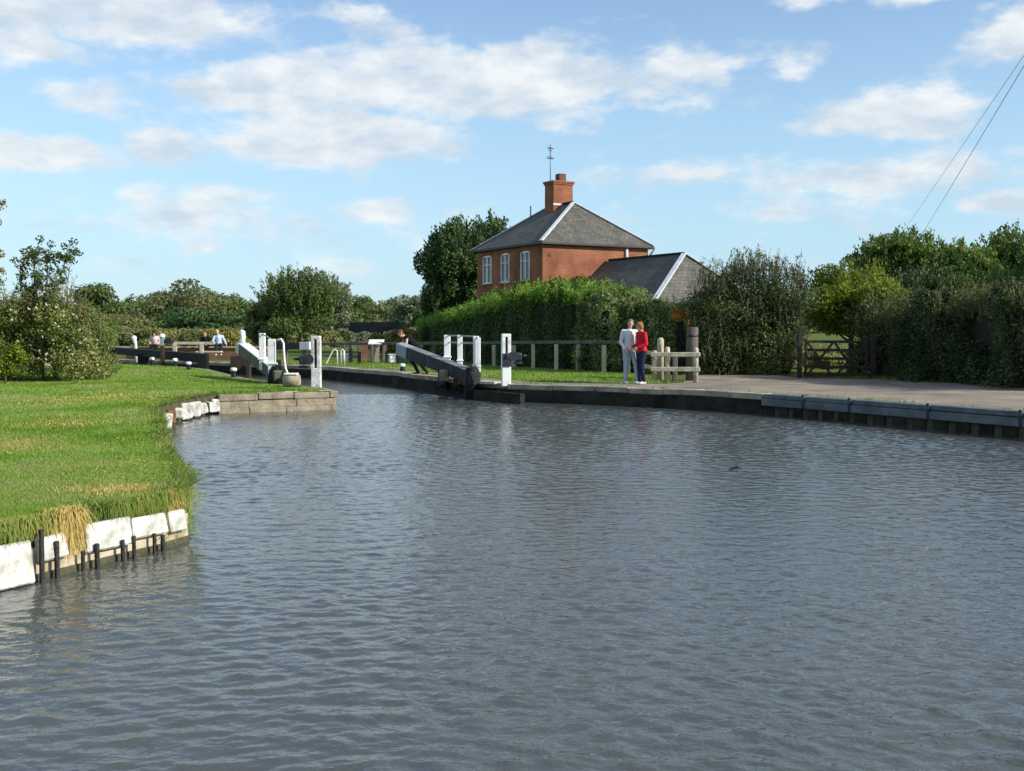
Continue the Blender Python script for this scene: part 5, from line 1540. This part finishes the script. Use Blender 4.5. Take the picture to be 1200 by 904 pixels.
# dark undergrowth that closes the view beneath the far trees, one hedge line
hedge('boundary_hedge', 'uneven dark field hedge closing the view beneath the far trees',
      [(X(60, 92), 92, 2.0), (X(150, 92), 92, 1.4), (X(250, 90), 90, 1.3), (X(330, 88), 88, 1.5), (X(395, 92), 92, 1.3)], 14, 26000, .26, LM['olive'], 4.0, rough=.4)
hedge('boundary_hedge', 'thin pale hedge line beneath the barn', [(X(395, 104), 104, 1.2), (X(445, 104), 104, .9), (X(500, 100), 100, 1.6)], 15, 9000, .24, LM['greyg'], 2.0, rough=.4)
hedge('boundary_hedge', 'wooded line far behind the whole canal field', [(-260, 330, 9), (-150, 330, 8), (-60, 330, 9), (20, 330, 8), (140, 330, 9), (300, 330, 9)], 16, 26000, 1.1, LM['olive'], 14, rough=.5)

# ------------------------------------------------------------------ left bushes
YL = 31.5
t = thing('bramble_thicket', 'tangled bramble thicket with creamy seed heads at the lawn\'s far corner', 'bush', (X(50, YL), 32.2, G))
rb = random.Random(8); bl = []
prof = [(-70, 345), (0, 366), (20, 350), (50, 352), (72, 352), (92, 372), (112, 412)]
def topy(px):
    for (a_, b_), (c_, d__) in zip(prof[:-1], prof[1:]):
        if a_ <= px <= c_: return b_ + (d__ - b_) * (px - a_) / (c_ - a_)
    return 410
for i in range(95):
    px = rb.uniform(-70, 104); ty = topy(px); r_ = rb.uniform(.26, .55)
    zz = rb.uniform(0.05, 1) ** .8 * (hz_(ty, YL) - .3)
    bl.append((X(px, YL) - X(50, YL), rb.uniform(-.9, 1.5), zz, r_, r_, r_ * .85))
sp = []; tw = MB()
for i in range(520):
    px = rb.uniform(-70, 112); ty = topy(px); zz = hz_(ty, YL) * (rb.uniform(.15, .95) if i % 2 else rb.uniform(.75, 1.0))
    p = Vector((X(px, YL) - X(50, YL), rb.uniform(-1.0, .6), zz)); e = p + Vector((rb.uniform(-.6, .6), rb.uniform(-.6, .2), rb.uniform(.2, 1.2))).normalized() * rb.uniform(.3, 1.15)
    m_ = p.lerp(e, .5) + Vector((0, 0, .1)); sp.append((p[:], e[:], 16)); tw.tube([p, m_, e], [.012, .009, .004], 3)
tag(tw.build('stems', M['twig'], t), kind='stuff')
foliage('foliage', bl, 80000, .07, LM['bramble'], t, 9, sprays=sp, aspect=.6, upbias=.1, rand=1.1)
sh = MB(); rr = random.Random(77)
for i in range(46):
    px = rr.uniform(50, 116) if i < 34 else rr.uniform(0, 60); py = rr.uniform(340, 432) if px < 90 else rr.uniform(366, 425)
    if py < topy(min(px, 111)) - 14: py = topy(min(px, 111)) + rr.uniform(-10, 30)
    c = (X(px, 31.0) - X(50, YL), 31.0 - 32.2 + rr.uniform(-.5, .2), Z(py, 31.0) - G)
    sh = MB()
    for q in range(5): sh.ellipsoid((c[0] + rr.uniform(-.028, .028), c[1] + rr.uniform(-.028, .028), c[2] + rr.uniform(-.028, .028)), (rr.uniform(.015, .026),) * 3, 6, 4)
    sh.build('seed_head', M['berry'], t)
# sapling rising out of it
t = thing('sapling', 'slender young tree rising above the bramble thicket', 'tree', (X(48, 31.6), 31.6, G))
tr = MB(); sp = []; bl = []
rb = random.Random(15)
base = Vector((0, 0, 0))
stems = [[(X(48, 31.6), 445), (X(50, 31.6), 380), (X(56, 31.6), 330), (X(60, 31.6), 300)], [(X(40, 31.6), 440), (X(34, 31.6), 390), (X(28, 31.6), 340), (X(24, 31.6), 305)],
         [(X(50, 31.6), 400), (X(62, 31.6), 360), (X(76, 31.6), 315), (X(84, 31.6), 292)], [(X(46, 31.6), 420), (X(42, 31.6), 370), (X(44, 31.6), 320), (X(46, 31.6), 292)]]
for s_ in stems:
    P_ = [Vector((x - X(48, 31.6), rb.uniform(-.15, .15), Z(py, 31.6) - G)) for x, py in s_]
    tr.tube(P_, [.045, .032, .018, .006], 6)
    for i in range(26):
        k_ = rb.uniform(.9, 2.95); j = int(k_); p = P_[j].lerp(P_[min(j + 1, 3)], k_ - j)
        e = p + Vector((rb.uniform(-1, 1), rb.uniform(-1, 1), rb.uniform(.1, .9))).normalized() * rb.uniform(.15, .5)
        tr.tube([p, e], [.01, .003], 3); sp.append((p[:], e[:], 12))
        if j >= 1: bl.append((e.x, e.y, e.z, .12, .12, .10))
tr.build('trunk', M['twig'], t)
foliage('crown', bl, 2600, .085, LM['sapling'], t, 16, sprays=sp)
# golden leaved tree at the photo edge
t = thing('maple_tree', 'golden leaved tree reaching into the photo at its left edge', 'tree', (X(-75, 27), 27, G))
tr = trunk_mesh(3.6, .13, 9, random.Random(3), 1.2); 
rb = random.Random(31); bl = []
for i in range(26):
    py = rb.uniform(185, 420); px = rb.uniform(-140, -5) if 185 < py < 345 else rb.uniform(-140, -20)
    r_ = rb.uniform(.10, .22) * (1.6 if px < -40 else 1)
    bl.append((X(px, 27) - X(-75, 27), rb.uniform(-.5, .5), Z(py, 27) - G, r_, r_, r_ * .8))
for (px, py, r_) in ((4, 242, .15), (-2, 262, .16), (8, 238, .08), (0, 298, .17), (4, 318, .12), (0, 330, .15), (-3, 190, .10)): bl.append((X(px, 27) - X(-75, 27), 0, Z(py, 27) - G, r_, r_, r_ * .8))
for b_ in bl: tr.tube([(0, 0, min(3.4, b_[2] * .75)), (b_[0] * .5, b_[1] * .5, b_[2] * .86), b_[:3]], [.03, .018, .006], 4)
tr.build('trunk', M['bark'], t)
foliage('crown', bl, 6500, .075, LM['gold'], t, 35, shell=.2)
# yellow-leaved plants at the lawn margin
t = thing('flowering_shrub', 'low yellow green shrub at the lawn edge with a few orange leaves', 'shrub', (X(6, 30.2), 30.2, G))
bl = crown_blobs((0, 0, .62), (.50, .4, .62), 18, random.Random(9), .38)
MB().tube([(0, 0, 0), (0, 0, .6)], [.03, .01], 5).build('stem', M['twig'], t)
foliage('foliage', bl, 3600, .08, LM['yellow'], t, 41)
foliage('orange_leaves', [(-.22, -.35, .16, .14, .10, .12)], 200, .08, LM['orange'], t, 42)

# duck-like drift wood
dw = thing('drifting_branch', 'small dark drifting branch alone on the open water', 'branch', (X(863, 15.3), 15.3, 0))
MB().tube([(-.09, 0, 0), (-.02, .02, .02), (.05, 0, .022), (.09, -.02, .01)], [.007, .012, .010, .005], 7).build('stick', M['pile'], dw)
MB().tube([(.02, .01, .03), (.05, .05, .055)], [.01, .005], 5).build('twig', M['pile'], dw)


# ------------------------------------------------------------------ people
def capsule(mb, a, ra, b, rb_, n=12):
    a = Vector(a); b = Vector(b); d = (b - a); L_ = max(d.length, 1e-5); d.normalize()
    pts = []; rad = []
    for k_ in range(5):
        t_ = PI / 2 * (1 - k_ / 4); pts.append(a - d * ra * math.sin(t_)); rad.append(max(ra * math.cos(t_), 1e-3))
    for k_ in range(1, 5):
        t_ = PI / 2 * k_ / 4; pts.append(b + d * rb_ * math.sin(t_)); rad.append(max(rb_ * math.cos(t_), 1e-3))
    mb.tube(pts, rad, n)


def skinned(mb, name, m, parent, vox, it=4):
    o = mb.build(name, m, parent)
    r = o.modifiers.new('join', 'REMESH'); r.mode = 'VOXEL'; r.voxel_size = vox; r.use_smooth_shade = True
    s = o.modifiers.new('smooth', 'SMOOTH'); s.factor = 0.5; s.iterations = it
    return o


def hand(mb, wrist, d, palm_n, s=1.0, curl=0.5, thumb_side=1):
    d = Vector(d).normalized(); n_ = Vector(palm_n); n_ = (n_ - d * n_.dot(d)).normalized(); sd = d.cross(n_) * thumb_side
    w_ = Vector(wrist); pc = w_ + d * .05 * s
    M3 = Matrix((sd, d, n_)).transposed()
    mb.ellipsoid(pc, (.042 * s, .055 * s, .018 * s), 12, 8, M3)
    for k_, (off, ln) in enumerate(((.030, .070), (.010, .080), (-.011, .074), (-.030, .058))):
        b0_ = pc + d * .035 * s + sd * off * s
        d1 = (d + n_ * curl * .5).normalized(); b1_ = b0_ + d1 * ln * .5 * s
        d2 = (d + n_ * curl * 1.4).normalized(); b2_ = b1_ + d2 * ln * .45 * s
        capsule(mb, b0_, .0098 * s, b1_, .009 * s, 8); capsule(mb, b1_, .009 * s, b2_, .0075 * s, 8)
    t0 = pc - d * .02 * s + sd * .034 * s; t1 = t0 + (sd * .75 + d * .6 + n_ * .3).normalized() * .035 * s; t2 = t1 + (d * .9 + sd * .2 + n_ * .5).normalized() * .03 * s
    capsule(mb, t0, .013 * s, t1, .011 * s, 8); capsule(mb, t1, .011 * s, t2, .009 * s, 8)


def person(label, loc, rotz, J, top_m, leg_m, shoe_m, hair_m, hair='short', sleeves='long', face=(0, -1, 0), group=None, female=False, skirt=False):
    """J: joints in the figure's own frame, facing -y; keys pelvis chest neck head, and per side l/r: sh el wr hip kn an toe"""
    t = thing('person', label, 'person', loc, rotz, group)
    V_ = {k_: Vector(v) for k_, v in J.items()}
    f = Vector(face).normalized()
    hd = V_['head']; up = (hd - V_['neck']).normalized(); up = (up * .7 + Vector((0, 0, .5))).normalized()
    f = (f - up * f.dot(up)).normalized(); sd = f.cross(up).normalized()
    HM = Matrix((sd, -f, up)).transposed()
    b = MB()
    # head: cranium, jaw, nose, ears, neck
    b.ellipsoid(hd + up * .025, (.074, .094, .098), 18, 12, HM)
    b.ellipsoid(hd - up * .055 + f * .022, (.054, .066, .062), 14, 10, HM)
    b.ellipsoid(hd - up * .105 + f * .055, (.026, .024, .020), 10, 8, HM)
    nose = hd - up * .015 + f * .098; capsule(b, hd + up * .018 + f * .084, .010, nose, .014, 8)
    for s_ in (-1, 1):
        b.ellipsoid(hd + sd * s_ * .077 - up * .012 - f * .008, (.012, .024, .034), 10, 8, HM)
        b.ellipsoid(hd + sd * s_ * .033 + up * .035 + f * .080, (.028, .012, .011), 8, 6, HM)
    capsule(b, V_['neck'] - up * .03, .058, hd - up * .07, .052)
    sh_w = .90 if female else 1.0
    capsule(b, V_['chest'], .125 * sh_w, V_['pelvis'], .125)
    capsule(b, V_['lsh'], .05, V_['rsh'], .05); capsule(b, V_['lhip'], .09, V_['rhip'], .09)
    capsule(b, V_['neck'], .055, V_['chest'], .10)
    for s_ in 'lr':
        capsule(b, V_[s_ + 'sh'], .050, V_[s_ + 'el'], .040); capsule(b, V_[s_ + 'el'], .040, V_[s_ + 'wr'], .027)
        capsule(b, V_[s_ + 'hip'], .085, V_[s_ + 'kn'], .055); capsule(b, V_[s_ + 'kn'], .052, V_[s_ + 'an'], .036)
        capsule(b, V_[s_ + 'an'], .036, V_[s_ + 'toe'], .03)
        wr = V_[s_ + 'wr']; dd_ = (wr - V_[s_ + 'el']).normalized()
        hd_dir = V_.get(s_ + 'hd', dd_)
        side_in = (V_['chest'] - V_[s_ + 'sh']); side_in.z = 0
        hand(b, wr, hd_dir, V_.get(s_ + 'pn', side_in), 1.0, .6, 1 if s_ == 'l' else -1)
    body = skinned(b, 'body', M['skin'], t, .0085, 3)
    e = MB()
    for s_ in (-1, 1): e.ellipsoid(hd + sd * s_ * .032 + up * .012 + f * .084, (.013, .010, .008), 10, 8, HM)
    e.build('eyes', M['eye'], t)
    e = MB(); e.ellipsoid(hd - up * .058 + f * .083, (.024, .010, .006), 10, 6, HM); e.build('mouth', M['lip'], t)
    # top
    c = MB()
    capsule(c, V_['chest'] + (V_['chest'] - V_['pelvis']) * .12, .150 * sh_w, V_['pelvis'], .150 if not female else .155, 16)
    c.ellipsoid(V_['chest'].lerp(V_['neck'], .25), (.175 * sh_w, .125, .13), 16, 10)
    capsule(c, V_['lsh'], .066, V_['rsh'], .066); capsule(c, V_['neck'] - (V_['neck'] - V_['chest']) * .3, .085, V_['chest'], .12)
    capsule(c, V_['lhip'] + Vector((0, 0, .04)), .115, V_['rhip'] + Vector((0, 0, .04)), .115)
    for s_ in 'lr':
        if sleeves == 'long':
            capsule(c, V_[s_ + 'sh'], .068, V_[s_ + 'el'], .056); capsule(c, V_[s_ + 'el'], .056, V_[s_ + 'el'].lerp(V_[s_ + 'wr'], .93), .042)
        elif sleeves == 'short':
            capsule(c, V_[s_ + 'sh'], .068, V_[s_ + 'sh'].lerp(V_[s_ + 'el'], .75), .062)
    skinned(c, 'top', top_m, t, .014, 3)
    c = MB()
    capsule(c, V_['lhip'], .112, V_['rhip'], .112); capsule(c, V_['pelvis'], .135, V_['lhip'].lerp(V_['rhip'], .5), .12)
    for s_ in 'lr':
        capsule(c, V_[s_ + 'hip'], .108, V_[s_ + 'kn'], .074); capsule(c, V_[s_ + 'kn'], .074, V_[s_ + 'kn'].lerp(V_[s_ + 'an'], .95), .062)
    skinned(c, 'trousers', leg_m, t, .014, 3)
    for s_ in 'lr':
        c = MB(); a_ = V_[s_ + 'an']; to = V_[s_ + 'toe']; fd = (to - a_); fd.z *= .3; fd.normalize()
        capsule(c, a_ - Vector((0, 0, .03)) - fd * .03, .043, to, .036); c.ellipsoid(to - Vector((0, 0, .0)), (.046, .05, .032)); capsule(c, a_ + Vector((0, 0, .01)), .045, a_ - Vector((0, 0, .04)), .045)
        skinned(c, 'shoe', shoe_m, t, .012, 2)
    h_ = MB()
    h_.ellipsoid(hd + up * .040 - f * .012, (.082, .100, .094), 18, 12, HM)
    h_.ellipsoid(hd + up * .005 - f * .042, (.080, .066, .095), 14, 10, HM)
    if hair in ('bob', 'curly'):
        h_.ellipsoid(hd + up * .045 - f * .015, (.094, .108, .092), 18, 12, HM)
        for s_ in (-1, 1): h_.ellipsoid(hd + sd * s_ * .07 - f * .03 - up * .02, (.034, .058, .08), 12, 8, HM)
        h_.ellipsoid(hd - f * .065 - up * .02, (.082, .048, .095), 12, 8, HM)
    skinned(h_, 'hair', hair_m, t, .011, 1)
    return t


def base_pose(H_=1.75, female=False):
    s = H_ / 1.75; w_ = .88 if female else 1.0
    J = dict(pelvis=(0, 0, 1.0), chest=(0, 0, 1.30), neck=(0, .01, 1.49), head=(0, -.015, 1.635))
    for k_, q in (('l', 1), ('r', -1)):
        J[k_ + 'sh'] = (.185 * q * w_, 0, 1.42); J[k_ + 'el'] = (.235 * q * w_, .03, 1.13); J[k_ + 'wr'] = (.235 * q * w_, -.05, .90)
        J[k_ + 'hip'] = (.095 * q, 0, .93); J[k_ + 'kn'] = (.10 * q, -.02, .50); J[k_ + 'an'] = (.10 * q, .03, .085); J[k_ + 'toe'] = (.115 * q, -.10, .036)
    return {k_: tuple(c * s for c in v) for k_, v in J.items()}


c_grey = cloth('pale_grey_shirt', (0.68, 0.70, 0.71)); c_jean = cloth('faded_jeans', (0.22, 0.32, 0.42), (0.42, 0.50, .56)); c_red = cloth('red_sweater', (0.62, 0.020, 0.045), (.50, .015, .035))
c_navy = cloth('navy_trousers', (0.018, 0.026, 0.055)); c_white = cloth('white_shoe', (0.75, .75, .75)); c_black = cloth('black_top', (.012, .012, .014)); c_blue = cloth('pale_blue_shirt', (.50, .62, .80))
c_pink = cloth('pale_pink_top', (.66, .52, .50)); c_dark = cloth('dark_trousers', (.015, .016, .02)); c_shoe = cloth('black_shoe', (.015, .014, .013))
h_grey = cloth('grey_hair', (.22, .19, .16)); h_auburn = cloth('auburn_hair', (.34, .16, .055), (.24, .11, .04)); h_dark = cloth('dark_hair', (.03, .02, .015)); h_blond = cloth('fair_hair', (.62, .45, .20), (.5, .34, .14)); h_brown = cloth('brown_hair', (.16, .075, .035))

P1 = base_pose(1.80)
P1.update(lkn=(.15, -.12, .52), lan=(.20, -.20, .09), ltoe=(.24, -.33, .036), rwr=(-.17, -.14, .98), rel=(-.25, .02, 1.16), head=(.02, -.03, 1.68))
Ym = 30.25
person('man in pale grey shirt and faded jeans standing against the woman in red', (X(737.5, Ym), Ym, G), math.radians(14), P1, c_grey, c_jean, c_white, h_grey, face=(-.25, -1, -.05), group='people by the lock')
P2 = base_pose(1.72, True)
P2.update(head=(-.05, -.03, 1.60), lel=(.24, .0, 1.12), lwr=(.13, -.20, 1.02), rwr=(-.12, -.22, 1.03), lkn=(.10, -.05, .49), rkn=(-.10, .02, .49), rtoe=(-.14, -.10, .036))
person('woman in red sweater and navy trousers with auburn hair, close to the man', (X(751.5, Ym - .35), Ym - .33, G), math.radians(-62), P2, c_red, c_navy, c_white, h_auburn, hair='bob', face=(-.2, -1, -.15), group='people by the lock', female=True)
# leaning on the grey beam, facing -x in the scene: local frame faces -y, turned by -90
P3 = dict(pelvis=(0, .10, .92), chest=(0, -.14, 1.16), neck=(0, -.33, 1.30), head=(0, -.44, 1.38))
for k_, q in (('l', 1), ('r', -1)):
    P3[k_ + 'sh'] = (.18 * q, -.26, 1.24); P3[k_ + 'el'] = (.25 * q, -.30, 1.02); P3[k_ + 'wr'] = (.20 * q, -.36, 1.12 - .0)
    P3[k_ + 'hip'] = (.095 * q, .12, .86); P3[k_ + 'kn'] = (.11 * q, .06 + .08 * q, .47); P3[k_ + 'an'] = (.12 * q, .30 + .12 * q, .09); P3[k_ + 'toe'] = (.125 * q, .17 + .12 * q, .036)
    P3[k_ + 'wr'] = (.16 * q, -.42, 1.06); P3[k_ + 'hd'] = (0, -1, -.1); P3[k_ + 'pn'] = (0, 0, -1)
person('person in sleeveless black top bending over the tip of the grey balance beam', (X(484, 36.0), 36.2, G), math.radians(-72), P3, c_black, c_dark, c_shoe, h_brown, hair='short', sleeves='none', face=(0, -1, -.25), group='people by the lock')


def sit(h=1.0):
    J = dict(pelvis=(0, 0, .10), chest=(0, -.03, .40), neck=(0, -.05, .59), head=(0, -.08, .735))
    for k_, q in (('l', 1), ('r', -1)):
        J[k_ + 'sh'] = (.18 * q, -.03, .52); J[k_ + 'el'] = (.25 * q, -.06, .25); J[k_ + 'wr'] = (.18 * q, -.28, .17)
        J[k_ + 'hip'] = (.095 * q, -.02, .09); J[k_ + 'kn'] = (.12 * q, -.44, .08); J[k_ + 'an'] = (.12 * q, -.42, -.33); J[k_ + 'toe'] = (.125 * q, -.55, -.38)
    return {k_: tuple(c * h for c in v) for k_, v in J.items()}


wall_top = 1.10
S1 = sit(); S1.update(head=(-.05, -.12, .72), rel=(.0 - .27, -.10, .26), lel=(.30, -.10, .27), lwr=(.36, -.30, .12))
person('fair haired person in pale blue shirt sitting on the low brick wall', (X(256, 52.9), 52.95, wall_top), math.radians(14), S1, c_blue, c_navy, c_white, h_blond, face=(-.3, -1, -.3), group='people sitting on the brick wall')
person('dark dressed person with brown hair sitting on the low brick wall behind the pale rail', (X(240, 52.8), 53.0, wall_top - .04), math.radians(-10), sit(.92), c_black, c_dark, c_shoe, h_brown, face=(0.2, -1, -.2), group='people sitting on the brick wall')
S3 = sit(.95); S3.update(chest=(0, -.10, .36), neck=(0, -.16, .53), head=(0, -.22, .66))
person('dark haired person in pale pink top sitting on the wall behind the thin paddle post', (X(180, 53.1), 53.35, wall_top - .02), math.radians(8), S3, c_pink, c_dark, c_shoe, h_dark, hair='bob', face=(.1, -1, -.4), group='people sitting on the brick wall', female=True)
